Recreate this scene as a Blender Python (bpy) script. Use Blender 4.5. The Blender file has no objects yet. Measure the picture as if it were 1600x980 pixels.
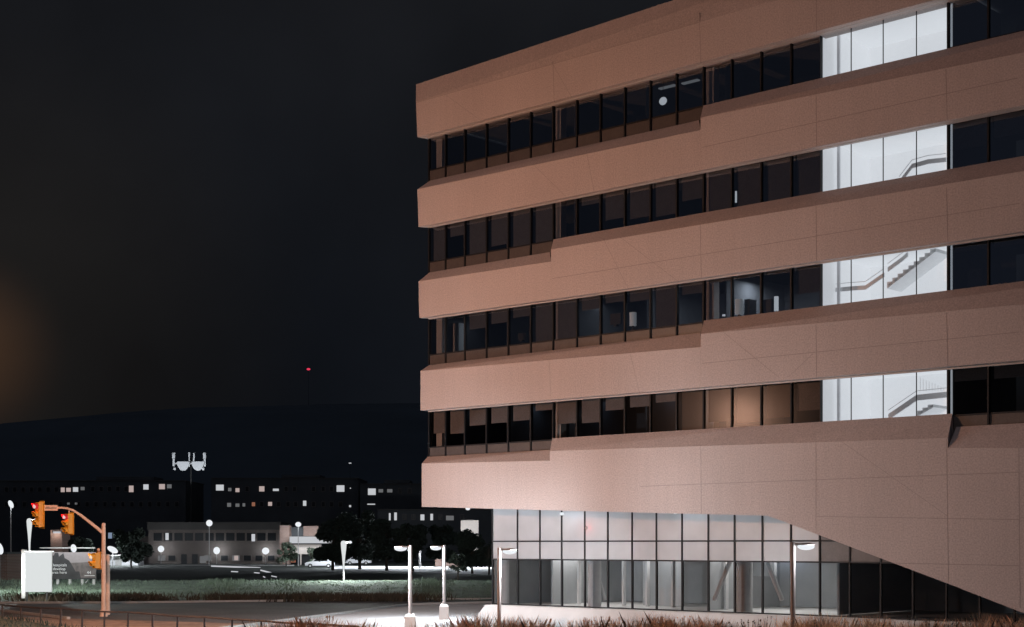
import bpy, math, random
from mathutils import Vector, Matrix
R = math.radians
F = 2400.0; CX = 800.0; HY = 850.0          # focal length and horizon in photo pixels
sc = bpy.context.scene
COL = sc.collection

# ------------------------------------------------------------------ camera
cd = bpy.data.cameras.new('camera'); cam = bpy.data.objects.new('camera', cd); COL.objects.link(cam)
cam.location = (0, 0, 0); cam.rotation_euler = (R(90), 0, 0)
cd.sensor_width = 36; cd.lens = 36 * F / 1600; cd.shift_y = (HY - 490) / 1600
cd.clip_start = .5; cd.clip_end = 9000
sc.camera = cam

# ------------------------------------------------------------------ night sky
w = bpy.data.worlds.new('World'); sc.world = w; w.use_nodes = True
nt = w.node_tree; nt.nodes.clear()
def wn(t): return nt.nodes.new(t)
wo = wn('ShaderNodeOutputWorld')
tc = wn('ShaderNodeTexCoord'); sep = wn('ShaderNodeSeparateXYZ'); nt.links.new(tc.outputs['Generated'], sep.inputs[0])
# vertical gradient: navy near the hills, greyer overhead
vr = wn('ShaderNodeValToRGB'); nt.links.new(sep.outputs[2], vr.inputs[0])
cr = vr.color_ramp
cr.elements[0].position = 0.0; cr.elements[0].color = (.0040, .0051, .0074, 1)
cr.elements[1].position = 1.0; cr.elements[1].color = (.012, .0125, .016, 1)
e = cr.elements.new(.12); e.color = (.0050, .0061, .0086, 1)
e = cr.elements.new(.34); e.color = (.0088, .0094, .0114, 1)
# fill added to the unseen sky behind the camera, lifting dark areas (the far half of the sky only)
rr = wn('ShaderNodeMapRange'); nt.links.new(sep.outputs[1], rr.inputs[0])
rr.inputs[1].default_value = .25; rr.inputs[2].default_value = -.6; rr.inputs[3].default_value = 0; rr.inputs[4].default_value = 1
glow = wn('ShaderNodeMixRGB'); glow.blend_type = 'ADD'
nt.links.new(rr.outputs[0], glow.inputs[0]); nt.links.new(vr.outputs[0], glow.inputs[1]); glow.inputs[2].default_value = (.034, .040, .056, 1)
# brown halo of the sodium lamp off left, painted into the sky
dn = wn('ShaderNodeVectorMath'); dn.operation = 'DOT_PRODUCT'; nt.links.new(tc.outputs['Generated'], dn.inputs[0])
dv = Vector(((-60 - CX) / F, 1, (HY - 545) / F)).normalized(); dn.inputs[1].default_value = dv
def lamp_halo(a, col, prev, power):
    m = wn('ShaderNodeMapRange'); nt.links.new(dn.outputs['Value'], m.inputs[0])
    m.inputs[1].default_value = math.cos(R(a)); m.inputs[2].default_value = 1; m.inputs[3].default_value = 0; m.inputs[4].default_value = 1
    p = wn('ShaderNodeMath'); p.operation = 'POWER'; nt.links.new(m.outputs[0], p.inputs[0]); p.inputs[1].default_value = power
    g = wn('ShaderNodeMixRGB'); g.blend_type = 'ADD'; nt.links.new(p.outputs[0], g.inputs[0]); nt.links.new(prev, g.inputs[1]); g.inputs[2].default_value = (*col, 1)
    return g.outputs[0]
o1 = lamp_halo(13, (.0055, .0035, .0005), glow.outputs[0], 1.6)
o2 = lamp_halo(4.0, (.036, .016, .006), o1, 2.6)
# patchy thin cloud
nz = wn('ShaderNodeTexNoise'); nz.inputs['Scale'].default_value = 5; nz.inputs['Detail'].default_value = 4; nt.links.new(tc.outputs['Generated'], nz.inputs['Vector'])
nm = wn('ShaderNodeMapRange'); nt.links.new(nz.outputs[0], nm.inputs[0]); nm.inputs[1].default_value = .3; nm.inputs[2].default_value = .7; nm.inputs[3].default_value = .76; nm.inputs[4].default_value = 1.24
mu = wn('ShaderNodeVectorMath'); mu.operation = 'SCALE'; nt.links.new(o2, mu.inputs[0]); nt.links.new(nm.outputs[0], mu.inputs['Scale'])
sky = wn('ShaderNodeTexSky'); sky.sky_type = 'NISHITA'; sky.sun_disc = False; sky.sun_elevation = R(-6); sky.sun_rotation = R(200)
bgs = wn('ShaderNodeBackground'); nt.links.new(sky.outputs[0], bgs.inputs[0]); bgs.inputs[1].default_value = .012
bg = wn('ShaderNodeBackground'); nt.links.new(mu.outputs[0], bg.inputs[0]); bg.inputs[1].default_value = 1.0
ad = wn('ShaderNodeAddShader'); nt.links.new(bg.outputs[0], ad.inputs[0]); nt.links.new(bgs.outputs[0], ad.inputs[1])
nt.links.new(ad.outputs[0], wo.inputs[0])
sc.view_settings.view_transform = 'Standard'; sc.view_settings.look = 'None'; sc.view_settings.exposure = 0; sc.view_settings.gamma = 1
sc.view_settings.use_curve_mapping = False
sc.cycles.use_denoising = True
sc.cycles.max_bounces = 5; sc.cycles.diffuse_bounces = 3; sc.cycles.glossy_bounces = 3; sc.cycles.transparent_max_bounces = 10
sc.cycles.sample_clamp_indirect = 3; sc.cycles.caustics_reflective = False; sc.cycles.caustics_refractive = False

G = -3.7                                     # street level below the eye
WHITE = (.86, .93, 1.0); SOD = (1.0, .49, .285)

# ------------------------------------------------------------------ helpers
def lin(c): return tuple(((v / 255) / 12.92 if v / 255 <= .04045 else ((v / 255 + .055) / 1.055) ** 2.4) for v in c)
def at(px, py, Y): return Vector(((px - CX) / F * Y, Y, (HY - py) / F * Y))
def gx(px, Y): return (px - CX) / F * Y
def mat(name, col, rough=.7, metal=0, noise=0, nscale=5, emit=None, estr=0, spec=.5, bump=0, bscale=40, noise2=0, nscale2=60):
    m = bpy.data.materials.new(name); m.use_nodes = True; t = m.node_tree; b = t.nodes['Principled BSDF']
    b.inputs['Base Color'].default_value = (*col, 1); b.inputs['Roughness'].default_value = rough; b.inputs['Metallic'].default_value = metal
    b.inputs['Specular IOR Level'].default_value = spec
    cc = t.nodes.new('ShaderNodeTexCoord')
    last = None
    for (am, s_) in ((noise, nscale), (noise2, nscale2)):
        if not am: continue
        n = t.nodes.new('ShaderNodeTexNoise'); n.inputs['Scale'].default_value = s_; n.inputs['Detail'].default_value = 5
        t.links.new(cc.outputs['Object'], n.inputs['Vector'])
        r = t.nodes.new('ShaderNodeMapRange'); t.links.new(n.outputs[0], r.inputs[0]); r.inputs[1].default_value = .3; r.inputs[2].default_value = .7
        r.inputs[3].default_value = 1 - am; r.inputs[4].default_value = 1 + am
        v = t.nodes.new('ShaderNodeVectorMath'); v.operation = 'SCALE'
        if last is None: v.inputs[0].default_value = col
        else: t.links.new(last, v.inputs[0])
        t.links.new(r.outputs[0], v.inputs['Scale']); last = v.outputs[0]
    if last is not None: t.links.new(last, b.inputs['Base Color'])
    if bump:
        n = t.nodes.new('ShaderNodeTexNoise'); n.inputs['Scale'].default_value = bscale; n.inputs['Detail'].default_value = 4
        t.links.new(cc.outputs['Object'], n.inputs['Vector'])
        bp = t.nodes.new('ShaderNodeBump'); bp.inputs['Strength'].default_value = bump; bp.inputs['Distance'].default_value = .05
        t.links.new(n.outputs[0], bp.inputs['Height']); t.links.new(bp.outputs[0], b.inputs['Normal'])
    if emit:
        b.inputs['Emission Color'].default_value = (*emit, 1); b.inputs['Emission Strength'].default_value = estr
    return m
def glass_mat(name, tint, base_refl=.06, rc=(.06, .068, .08), rough=.19):
    m = bpy.data.materials.new(name); m.use_nodes = True; t = m.node_tree; t.nodes.clear()
    o = t.nodes.new('ShaderNodeOutputMaterial'); mx = t.nodes.new('ShaderNodeMixShader')
    tr = t.nodes.new('ShaderNodeBsdfTransparent'); tr.inputs[0].default_value = (*tint, 1)
    gl = t.nodes.new('ShaderNodeBsdfGlossy'); gl.inputs['Roughness'].default_value = rough; gl.inputs[0].default_value = (*rc, 1)
    fr = t.nodes.new('ShaderNodeFresnel'); fr.inputs[0].default_value = 1.5
    mm = t.nodes.new('ShaderNodeMath'); mm.operation = 'ADD'; mm.inputs[1].default_value = base_refl - .04; t.links.new(fr.outputs[0], mm.inputs[0])
    cc = t.nodes.new('ShaderNodeTexCoord'); n = t.nodes.new('ShaderNodeTexNoise'); n.inputs['Scale'].default_value = .8
    t.links.new(cc.outputs['Object'], n.inputs['Vector'])
    bp = t.nodes.new('ShaderNodeBump'); bp.inputs['Strength'].default_value = .15; bp.inputs['Distance'].default_value = .02
    t.links.new(n.outputs[0], bp.inputs['Height']); t.links.new(bp.outputs[0], gl.inputs['Normal'])
    t.links.new(mm.outputs[0], mx.inputs[0]); t.links.new(tr.outputs[0], mx.inputs[1]); t.links.new(gl.outputs[0], mx.inputs[2]); t.links.new(mx.outputs[0], o.inputs[0])
    return m
def emis(name, col, s=1.0):
    m = bpy.data.materials.new(name); m.use_nodes = True; t = m.node_tree; t.nodes.clear()
    o = t.nodes.new('ShaderNodeOutputMaterial'); e_ = t.nodes.new('ShaderNodeEmission'); e_.inputs[0].default_value = (*col, 1); e_.inputs[1].default_value = s
    t.links.new(e_.outputs[0], o.inputs[0]); return m
def brick_mat(name, c1, c2, scale=1.0):
    m = mat(name, c1, .85); t = m.node_tree; b = t.nodes['Principled BSDF']
    bt = t.nodes.new('ShaderNodeTexBrick'); bt.inputs['Color1'].default_value = (*c1, 1); bt.inputs['Color2'].default_value = (*c2, 1)
    bt.inputs['Mortar'].default_value = (.3, .28, .26, 1); bt.inputs['Scale'].default_value = scale; bt.inputs['Mortar Size'].default_value = .012
    bt.inputs['Brick Width'].default_value = .45; bt.inputs['Row Height'].default_value = .15
    cc = t.nodes.new('ShaderNodeTexCoord'); mp = t.nodes.new('ShaderNodeMapping'); mp.inputs['Rotation'].default_value = (R(90), 0, 0)
    t.links.new(cc.outputs['Object'], mp.inputs[0]); t.links.new(mp.outputs[0], bt.inputs['Vector']); t.links.new(bt.outputs[0], b.inputs['Base Color'])
    return m

class MB:
    def __init__(s): s.v = []; s.f = []; s.m = []
    def poly(s, pts, mi=0):
        i = len(s.v); s.v += [tuple(p) for p in pts]; s.f.append(tuple(range(i, i + len(pts)))); s.m.append(mi)
    def box(s, x0, x1, y0, y1, z0, z1, mi=0):
        i = len(s.v)
        s.v += [(x0, y0, z0), (x1, y0, z0), (x1, y1, z0), (x0, y1, z0), (x0, y0, z1), (x1, y0, z1), (x1, y1, z1), (x0, y1, z1)]
        for q in ((0, 3, 2, 1), (4, 5, 6, 7), (0, 1, 5, 4), (1, 2, 6, 5), (2, 3, 7, 6), (3, 0, 4, 7)):
            s.f.append(tuple(i + k for k in q)); s.m.append(mi)
    def loft(s, A, B, mi=0):
        """closed prism between two matching outlines"""
        i = len(s.v); n = len(A); s.v += [tuple(p) for p in A] + [tuple(p) for p in B]
        for k in range(n):
            s.f.append((i + k, i + (k + 1) % n, i + n + (k + 1) % n, i + n + k)); s.m.append(mi)
        s.f.append(tuple(i + k for k in reversed(range(n)))); s.m.append(mi)
        s.f.append(tuple(i + n + k for k in range(n))); s.m.append(mi)
    def tube(s, pts, rad, n=10, mi=0):
        pts = [Vector(p) for p in pts]
        if not hasattr(rad, '__len__'): rad = [rad] * len(pts)
        i = len(s.v)
        for k, p in enumerate(pts):
            d = (pts[min(k + 1, len(pts) - 1)] - pts[max(k - 1, 0)]).normalized()
            a = d.orthogonal().normalized() if k == 0 else (a - d * a.dot(d)).normalized()
            b = d.cross(a)
            for j in range(n):
                t = 2 * math.pi * j / n; s.v.append(tuple(p + (a * math.cos(t) + b * math.sin(t)) * rad[k]))
        for k in range(len(pts) - 1):
            for j in range(n):
                s.f.append((i + k * n + j, i + k * n + (j + 1) % n, i + (k + 1) * n + (j + 1) % n, i + (k + 1) * n + j)); s.m.append(mi)
        s.f.append(tuple(i + j for j in reversed(range(n)))); s.m.append(mi)
        q = i + (len(pts) - 1) * n; s.f.append(tuple(q + j for j in range(n))); s.m.append(mi)
    def ball(s, c, r, nu=14, nv=9, mi=0, half=False):
        i = len(s.v); c = Vector(c); r = r if hasattr(r, '__len__') else (r, r, r)
        for a in range(nv + 1):
            th = math.pi * a / nv
            for b in range(nu):
                ph = 2 * math.pi * b / nu
                s.v.append((c.x + r[0] * math.sin(th) * math.cos(ph), c.y + r[1] * math.sin(th) * math.sin(ph), c.z + r[2] * math.cos(th) * (0.15 if half and th < math.pi / 2 else 1)))
        for a in range(nv):
            for b in range(nu):
                s.f.append((i + a * nu + b, i + (a + 1) * nu + b, i + (a + 1) * nu + (b + 1) % nu, i + a * nu + (b + 1) % nu)); s.m.append(mi)
    def build(s, name, mats, parent=None, smooth=False):
        me = bpy.data.meshes.new(name); me.from_pydata(s.v, [], s.f); me.update()
        for m_ in (mats if isinstance(mats, (list, tuple)) else [mats]): me.materials.append(m_)
        me.polygons.foreach_set('material_index', s.m)
        if smooth: me.polygons.foreach_set('use_smooth', [True] * len(s.f))
        o = bpy.data.objects.new(name, me); COL.objects.link(o)
        if parent: o.parent = parent
        return o
def tag(o, label=None, cat=None, group=None, kind=None):
    if label: o['label'] = label
    if cat: o['category'] = cat
    if group: o['group'] = group
    if kind: o['kind'] = kind
    return o
def empty(name, loc, rz=0):
    o = bpy.data.objects.new(name, None); COL.objects.link(o); o.location = loc; o.rotation_euler = (0, 0, rz); o.empty_display_size = .2; return o
def part_box(name, m, parent, *b):
    q = MB(); q.box(*b); return q.build(name, m, parent)
def light(kind, loc, energy, col=WHITE, radius=.2, parent=None, rot=None, size=None, cone=150, blend=.6, name='lamp_light'):
    d = bpy.data.lights.new(name, kind); d.energy = energy; d.color = col
    if kind == 'AREA': d.shape = 'RECTANGLE'; d.size, d.size_y = size
    else: d.shadow_soft_size = radius
    if kind == 'SPOT': d.spot_size = R(cone); d.spot_blend = blend
    o = bpy.data.objects.new(name, d); COL.objects.link(o); o.location = loc
    if rot: o.rotation_euler = rot
    if parent: o.parent = parent
    return o

# ------------------------------------------------------------------ materials
M = {}
M['concrete'] = mat('precast', (.49, .425, .405), .75, noise=.06, nscale=.22, noise2=.19, nscale2=17, bump=.15, bscale=22)
def streaks(m, am):
    """faint vertical rain streaks multiplied into the base colour"""
    t = m.node_tree; b = t.nodes['Principled BSDF']; src = b.inputs['Base Color'].links[0].from_socket
    cc = t.nodes.new('ShaderNodeTexCoord'); mp = t.nodes.new('ShaderNodeMapping'); mp.inputs['Scale'].default_value = (2.6, 2.6, .22); n = t.nodes.new('ShaderNodeTexNoise'); n.inputs['Scale'].default_value = 1.3; n.inputs['Detail'].default_value = 4
    t.links.new(cc.outputs['Object'], mp.inputs[0]); t.links.new(mp.outputs[0], n.inputs['Vector'])
    r_ = t.nodes.new('ShaderNodeMapRange'); t.links.new(n.outputs[0], r_.inputs[0]); r_.inputs[1].default_value = .35; r_.inputs[2].default_value = .7; r_.inputs[3].default_value = 1 + am * .4; r_.inputs[4].default_value = 1 - am
    v = t.nodes.new('ShaderNodeVectorMath'); v.operation = 'SCALE'; t.links.new(src, v.inputs[0]); t.links.new(r_.outputs[0], v.inputs['Scale']); t.links.new(v.outputs[0], b.inputs['Base Color'])
streaks(M['concrete'], .035)
M['seam'] = mat('seam', (.33, .285, .27), .9, noise=.1)
M['joint'] = mat('joint', (.20, .17, .155), .9, noise=.1)
M['frame'] = mat('frame', (.011, .012, .014), .6, .0, noise=.1, spec=.3)
M['headtrim'] = mat('headtrim', (.45, .43, .42), .5, noise=.08)
M['spandrel'] = mat('spandrel', (.082, .072, .069), .45, noise=.10, nscale=4, noise2=.12, nscale2=18)
M['lobby_spandrel'] = mat('lobby_spandrel', (.39, .41, .43), .35, noise=.08, nscale=.9)
M['glass'] = glass_mat('glass', (.72, .74, .76), .07)
M['coated_glass'] = glass_mat('coated_glass', (.66, .70, .74), .18, (.78, .85, 1), .06)
M['lobby_glass'] = glass_mat('lobby_glass', (.66, .67, .68), .09)
M['clear_glass'] = glass_mat('clear_glass', (.95, .95, .96), .02)
M['blind_low'] = mat('blind_low', (.19, .17, .165), .9, noise=.06, nscale=3, noise2=.16, nscale2=20)
M['blind'] = mat('blind', (.095, .095, .10), .9, noise=.06, nscale=3, noise2=.14, nscale2=20)
M['interior'] = mat('interior', (.10, .102, .11), .9, noise=.1, nscale=.8)
M['lobby_wall'] = mat('lobby_wall', (.40, .41, .42), .9, noise=.12, nscale=.6)
M['column'] = mat('column', (.42, .37, .34), .8, noise=.06)
M['glow_wall'] = mat('glow_wall', (.62, .625, .63), .8, noise=.02, emit=(.90, .95, 1), estr=.36)
M['stair'] = mat('stair', (.90, .91, .92), .7, noise=.03)
M['jamb'] = mat('jamb', (.85, .87, .9), .6, noise=.05)
M['stairdark'] = mat('stairdark', (.32, .34, .36), .7, noise=.05)
M['plinth'] = mat('plinth', (.62, .62, .61), .8, noise=.05, nscale=1.5)
M['galv'] = mat('galv', (.55, .54, .52), .5, .2, noise=.08, nscale=3)
M['polew'] = mat('polew', (.36, .35, .345), .55, noise=.06)
M['lampglow'] = emis('lampglow', (.92, .96, 1), .92)
M['lampglow_dim'] = emis('lampglow_dim', (1, .95, .9), .5)
M['sodglow'] = emis('sodglow', (1, .55, .25), 3)
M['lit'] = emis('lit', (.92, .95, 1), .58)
M['lit_dim'] = emis('lit_dim', (.8, .82, .85), .16)
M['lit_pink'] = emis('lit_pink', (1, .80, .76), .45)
M['lit_orange'] = emis('lit_orange', (.75, .32, .20), .35)
M['lit_blue'] = emis('lit_blue', (.55, .72, 1), .35)
M['signlit'] = emis('signlit', (.93, .97, .97), .78)
M['asphalt'] = mat('asphalt', (.15, .147, .145), .85, noise=.2, nscale=.3, noise2=.2, nscale2=6)
M['path'] = mat('path', (.70, .70, .70), .85, noise=.08, nscale=.6, noise2=.06, nscale2=6)
M['kerbw'] = mat('lobby_plaster', (.62, .62, .62), .8, noise=.05)
M['kerb'] = mat('kerb', (.45, .44, .42), .85, noise=.1)
M['ground'] = mat('ground', (.035, .045, .035), .95, noise=.3, nscale=.05, noise2=.25, nscale2=1.5)
M['sodlit_earth'] = mat('sodlit_earth', (.36, .25, .18), .95, noise=.3, nscale=.4, noise2=.3, nscale2=3)
M['grass'] = mat('grass', (.19, .25, .185), .9, noise=.3, nscale=.4)
M['verge'] = mat('verge', (.13, .17, .13), .95, noise=.35, nscale=.25, noise2=.3, nscale2=2.5)
M['dkgrass'] = mat('dkgrass', (.018, .042, .038), .9, noise=.3, nscale=.4)
M['drygrass_sodlit'] = mat('drygrass_sodlit', (.66, .40, .25), .9, noise=.45, nscale=.7)
M['weed'] = mat('weed', (.075, .06, .04), .9, noise=.3, nscale=.9)
M['hill'] = mat('hill', (.085, .11, .13), 1, noise=.15, nscale=.004)
M['leaf'] = mat('leaf', (.035, .05, .038), .85, noise=.3, nscale=.5)
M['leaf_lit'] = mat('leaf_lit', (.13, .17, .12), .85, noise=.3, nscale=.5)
M['bark'] = mat('bark', (.06, .05, .04), .9, noise=.2)
M['yellow'] = mat('yellow', (.72, .36, .03), .45, noise=.05)
M['black'] = mat('black', (.02, .02, .02), .6, noise=.05)
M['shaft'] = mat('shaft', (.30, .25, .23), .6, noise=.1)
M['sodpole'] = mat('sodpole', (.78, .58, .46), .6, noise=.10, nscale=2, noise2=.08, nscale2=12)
M['redglow'] = emis('redglow', (.85, .03, .04), .75)
M['redcore'] = emis('redcore', (.95, .74, .70), .75)
M['ambglow'] = emis('ambglow', (1, .32, .03), .8)
M['ambcore'] = emis('ambcore', (1, .88, .72), .8)
M['visor_redlit'] = mat('visor_redlit', (.55, .02, .03), .5, noise=.05, emit=(.7, .01, .02), estr=.25)
M['rail'] = mat('rail', (.035, .03, .03), .6, .2, noise=.15)
M['brick'] = brick_mat('brick', (.10, .078, .07), (.135, .104, .09), 1.0)
M['brick_red'] = brick_mat('brick_red', (.19, .115, .09), (.24, .145, .115), 1.0)
M['darkwall'] = mat('darkwall', (.07, .075, .08), .9, noise=.15, nscale=.2)
M['paleroof'] = mat('paleroof', (.08, .075, .07), .9, noise=.1, nscale=.4)
M['beige'] = mat('beige', (.55, .48, .43), .85, noise=.06)
M['darkpane'] = mat('darkpane', (.012, .014, .017), .4, spec=.25, noise=.05)
M['carpaint'] = mat('carpaint', (.75, .75, .76), .3, noise=.03)
M['rubber'] = mat('rubber', (.02, .02, .02), .8, noise=.05)

# ------------------------------------------------------------------ ground, road, paths, hill
def sheet(name, pts, z, m, kind='structure'):
    q = MB(); q.poly([(x, y, z) for x, y in pts]); o = q.build(name, m); return tag(o, kind=kind)
def pg(px, py, z=G): Y = F * -z / (py - HY); return (gx(px, Y), Y)
sheet('ground', [(-5000, -30), (5000, -30), (5000, 7000), (-5000, 7000)], G, M['ground'])
sheet('road', [pg(-300, 955), (pg(1000, 978)[0], 62), (pg(1400, 941)[0], 97), pg(760, 938.5), pg(500, 940.5), pg(200, 944), pg(-300, 945)], G + .012, M['asphalt'])
# earth along the road, sodium orange partly put into its colour
sheet('earth_verge', [(-34, 62), (4, 48), (14, 40), (6, 68), (-8, 76), (-16, 80), (-36, 84)], G + .006, M['sodlit_earth'])
q = MB()
for a, b, c, d in [(pg(340, 985), pg(900, 992), pg(772, 942.5), pg(640, 946), ), ]:
    q.poly([(*a, G + .02), (*b, G + .02), (*c, G + .02), (*d, G + .02)])
tag(q.build('pavement', M['path']), kind='structure')
q = MB()                                     # kerbs
def kerb(pts):
    for (a, b) in zip(pts[:-1], pts[1:]):
        a = Vector((*a, 0)); b = Vector((*b, 0)); n = Vector(((b - a).y, -(b - a).x, 0)).normalized() * .09
        q.loft([(a.x - n.x, a.y - n.y, G), (a.x + n.x, a.y + n.y, G), (a.x + n.x, a.y + n.y, G + .13), (a.x - n.x, a.y - n.y, G + .13)],
               [(b.x - n.x, b.y - n.y, G), (b.x + n.x, b.y + n.y, G), (b.x + n.x, b.y + n.y, G + .13), (b.x - n.x, b.y - n.y, G + .13)])
kerb([pg(-300, 944), pg(200, 943), pg(500, 939.5), pg(760, 937.5), (pg(1400, 940)[0], 98)])
kerb([pg(-60, 948.5), pg(107, 968)])
kerb([pg(340, 985), pg(640, 946), pg(772, 942.5)])
tag(q.build('kerbs', M['kerb']), kind='structure')

# far parking lot surface seen under the trees, and a service lane in front of the clinic
sheet('parking_lot', [pg(520, 889), pg(775, 899), pg(775, 886), pg(520, 884)], G + .012, M['path'])
sheet('service_lane', [pg(150, 884), pg(460, 884.5), pg(460, 882.5), pg(150, 882)], G + .012, M['kerb'])

# hill ridge
prof = [(-900, 700), (-400, 688), (-100, 672), (0, 665), (60, 659), (130, 650), (200, 643), (300, 636), (400, 634), (500, 631), (650, 629), (900, 632), (1300, 640), (2000, 660), (2600, 690)]
random.seed(3)
q = MB(); rows = [(1500, .0), (1900, .35), (2400, .75), (3000, 1.0), (3500, .9)]
fine = []
for (a, b) in zip(prof[:-1], prof[1:]):
    n = max(2, int((b[0] - a[0]) / 12))
    for k in range(n): t = k / n; fine.append((a[0] + (b[0] - a[0]) * t, a[1] + (b[1] - a[1]) * t + random.uniform(-.5, .5)))
nn = len(fine)
for (Y, k) in rows:
    for (px, py) in fine:
        top = (HY - py) / F * 3000
        q.v.append(((px - CX) / F * 3000 * (.75 + .25 * Y / 3000), Y, G - 1 + (top - G) * k + (random.uniform(-3, 3) if 0 < k < 1 else 0)))
for a in range(len(rows) - 1):
    for b in range(nn - 1):
        q.f.append((a * nn + b, a * nn + b + 1, (a + 1) * nn + b + 1, (a + 1) * nn + b)); q.m.append(0)
tag(q.build('hills', M['hill'], smooth=True), kind='structure')

# near grass bank below the railing, lower left
q = MB(); random.seed(8)
def bankz(x, Y):
    """crest of the bank falls from the left to the right"""
    px = CX + x / Y * F
    t = max(0, min(1, (330 - px) / 420)); return G + .05 + .85 * t
NX, NY = 60, 14
for j in range(NY + 1):
    for i in range(NX + 1):
        x = -34 + 46 * i / NX; fy = 68 + (x + 22.7) * (-18 / 17.3) - 1.2        # just in front of the railing
        Y = fy - 22 * j / NY
        z = bankz(x, fy) if j else G - .1
        if j: z -= .02 * j
        q.v.append((x, Y, z + random.uniform(-.04, .04)))
for j in range(NY):
    for i in range(NX):
        a = j * (NX + 1) + i; q.f.append((a, a + 1, a + NX + 2, a + NX + 1)); q.m.append(0)
tag(q.build('grass_bank', M['ground'], smooth=True), kind='structure')

def blades(q, cx, cy, cz, n, h, spread, wd=.02, lean=.35, mi=0):
    for _ in range(n):
        x = cx + random.gauss(0, spread); y = cy + random.gauss(0, spread); hh = h * random.uniform(.45, 1.15)
        a = random.uniform(0, 6.28); dx, dy = math.cos(a) * wd, math.sin(a) * wd; lx = random.uniform(-lean, lean) * hh; ly = random.uniform(-lean, lean) * hh
        q.poly([(x - dx, y - dy, cz), (x + dx, y + dy, cz), (x + dx * .6 + lx * .4, y + dy * .6 + ly * .4, cz + hh * .6), (x + lx, y + ly, cz + hh), (x - dx * .6 + lx * .4, y - dy * .6 + ly * .4, cz + hh * .6)], mi)

# ================================================================== the office building
P0 = Vector((gx(660, 181000 / 2469), 181000 / 2469, 0))
U = Vector((2609, -2400, 0)).normalized(); N = Vector((-U.y, U.x, 0))
def L(px, py, w_=0.):
    r = Vector(((px - CX) / F, 1, (HY - py) / F)); c = N.dot(P0)
    P = r * ((c + w_) / N.dot(r)); return Vector((U.dot(P - P0), w_, P.z))
office = empty('office_building', P0, math.atan2(U.y, U.x))
tag(office, 'large office building with stacked pale concrete bands, dark ribbon windows and a lit stairwell', 'building')
SR = 40.0; GW = .62
def line(a, b, ext, w_):
    A = L(*a, w_); B = L(*b, w_)
    if ext: t = (SR - A.x) / (B.x - A.x); B = A + (B - A) * t
    return A, B
JW = .011
def section(q, bf, ft, st, ext=False, bbw=.55, bbs=.25):
    """bf: front bottom, ft: front top, st: top of the sloping sill, each (left px, right px)"""
    a = line(*bf, ext, 0); b = line(*ft, ext, 0); c = line(*st, ext, .55)
    o = []
    for k in (0, 1):
        back = Vector((a[k].x + (bbs if k == 0 else 0), bbw, a[k].z)); o.append([a[k], b[k], c[k], back])
    q.loft(o[0], o[1])
def strip(q, p, r, w_=0, wd=JW, mi=1, push=.004):
    """thin panel joint between two photo pixels lying on the plane w_"""
    A = L(*p, w_); B = L(*r, w_); d = (B - A); n = Vector((-d.z, 0, d.x)).normalized() * wd
    y0 = w_ - push
    q.loft([(A.x - n.x, y0, A.z - n.z), (A.x + n.x, y0, A.z + n.z), (A.x + n.x, w_ + .02, A.z + n.z), (A.x - n.x, w_ + .02, A.z - n.z)],
           [(B.x - n.x, y0, B.z - n.z), (B.x + n.x, y0, B.z + n.z), (B.x + n.x, w_ + .02, B.z + n.z), (B.x - n.x, w_ + .02, B.z - n.z)], mi)
CM = [M['concrete'], M['seam']]
# parapet band A
q = MB()
a = line((652, 214.5), (1282, 47.3), True, 0); b = line((650, 160), (1092, 35), True, 0); c = line((650, 132), (1050, 1), True, .30)
q.loft([a[0], b[0], c[0], (c[0].x, 1.0, c[0].z), (a[0].x + .25, 1.0, a[0].z)], [a[1], b[1], c[1], (c[1].x, 1.0, c[1].z), (a[1].x, 1.0, a[1].z)])
strip(q, (650.5, 160.5), (1092, 35.5)); strip(q, (864, 96), (866, 159)); strip(q, (1093, 20), (1095, 99)); strip(q, (1275, -20), (1276, 50)); strip(q, (696, 148), (752, 189), wd=.006); strip(q, (862, 97), (893, 152), wd=.006)
q.build('parapet_band', CM, office)
# band B
q = MB()
section(q, ((654, 354.8), (1094.5, 266)), ((652, 296), (1094.5, 203.4)), ((672, 282.5), (1092, 188)))
section(q, ((1094.6, 266), (1482, 188)), ((1094.6, 184.1), (1476, 107)), ((1099, 165), (1476, 77)), True, bbs=0)
strip(q, (1096, 230.6), (1590, 122)); strip(q, (1275, 149), (1276, 229)); strip(q, (1478, 108), (1480, 187)); strip(q, (834, 258), (883, 306), wd=.006); strip(q, (917, 240), (928, 298), wd=.006)
q.build('facade_band', CM, office)
# band C
q = MB()
section(q, ((655, 497), (861, 468)), ((654, 440), (861, 408.8)), ((671, 426), (859, 394)))
section(q, ((861.1, 468), (1478, 379)), ((861.1, 390), (1476, 288)), ((865, 374), (1480, 265)), True, bbs=0)
strip(q, (863, 435.5), (1592, 318)); strip(q, (1094, 351), (1096, 434)); strip(q, (1275, 322), (1276, 408)); strip(q, (1479, 293), (1481, 378)); strip(q, (943, 374), (982, 452), wd=.006); strip(q, (968, 370), (1060, 440), wd=.006)
q.build('facade_band', CM, office)
# band D
q = MB()
section(q, ((657, 641.5), (1095, 605.5)), ((657, 580), (1095, 542.4)), ((670.6, 570.6), (1094, 520)))
section(q, ((1095.1, 605.5), (1486, 572.5)), ((1095.1, 522), (1480, 486.6)), ((1100, 501), (1484, 453.5)), True, bbs=0)
strip(q, (1097, 568), (1592, 519)); strip(q, (1275, 507), (1276, 590)); strip(q, (1479, 488), (1481, 573)); strip(q, (858, 563), (861, 624), wd=.006); strip(q, (985, 553), (999, 614), wd=.006); strip(q, (1130, 519), (1217, 590), wd=.006); strip(q, (1270, 553), (1232, 589), wd=.006)
q.build('facade_band', CM, office)
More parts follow.
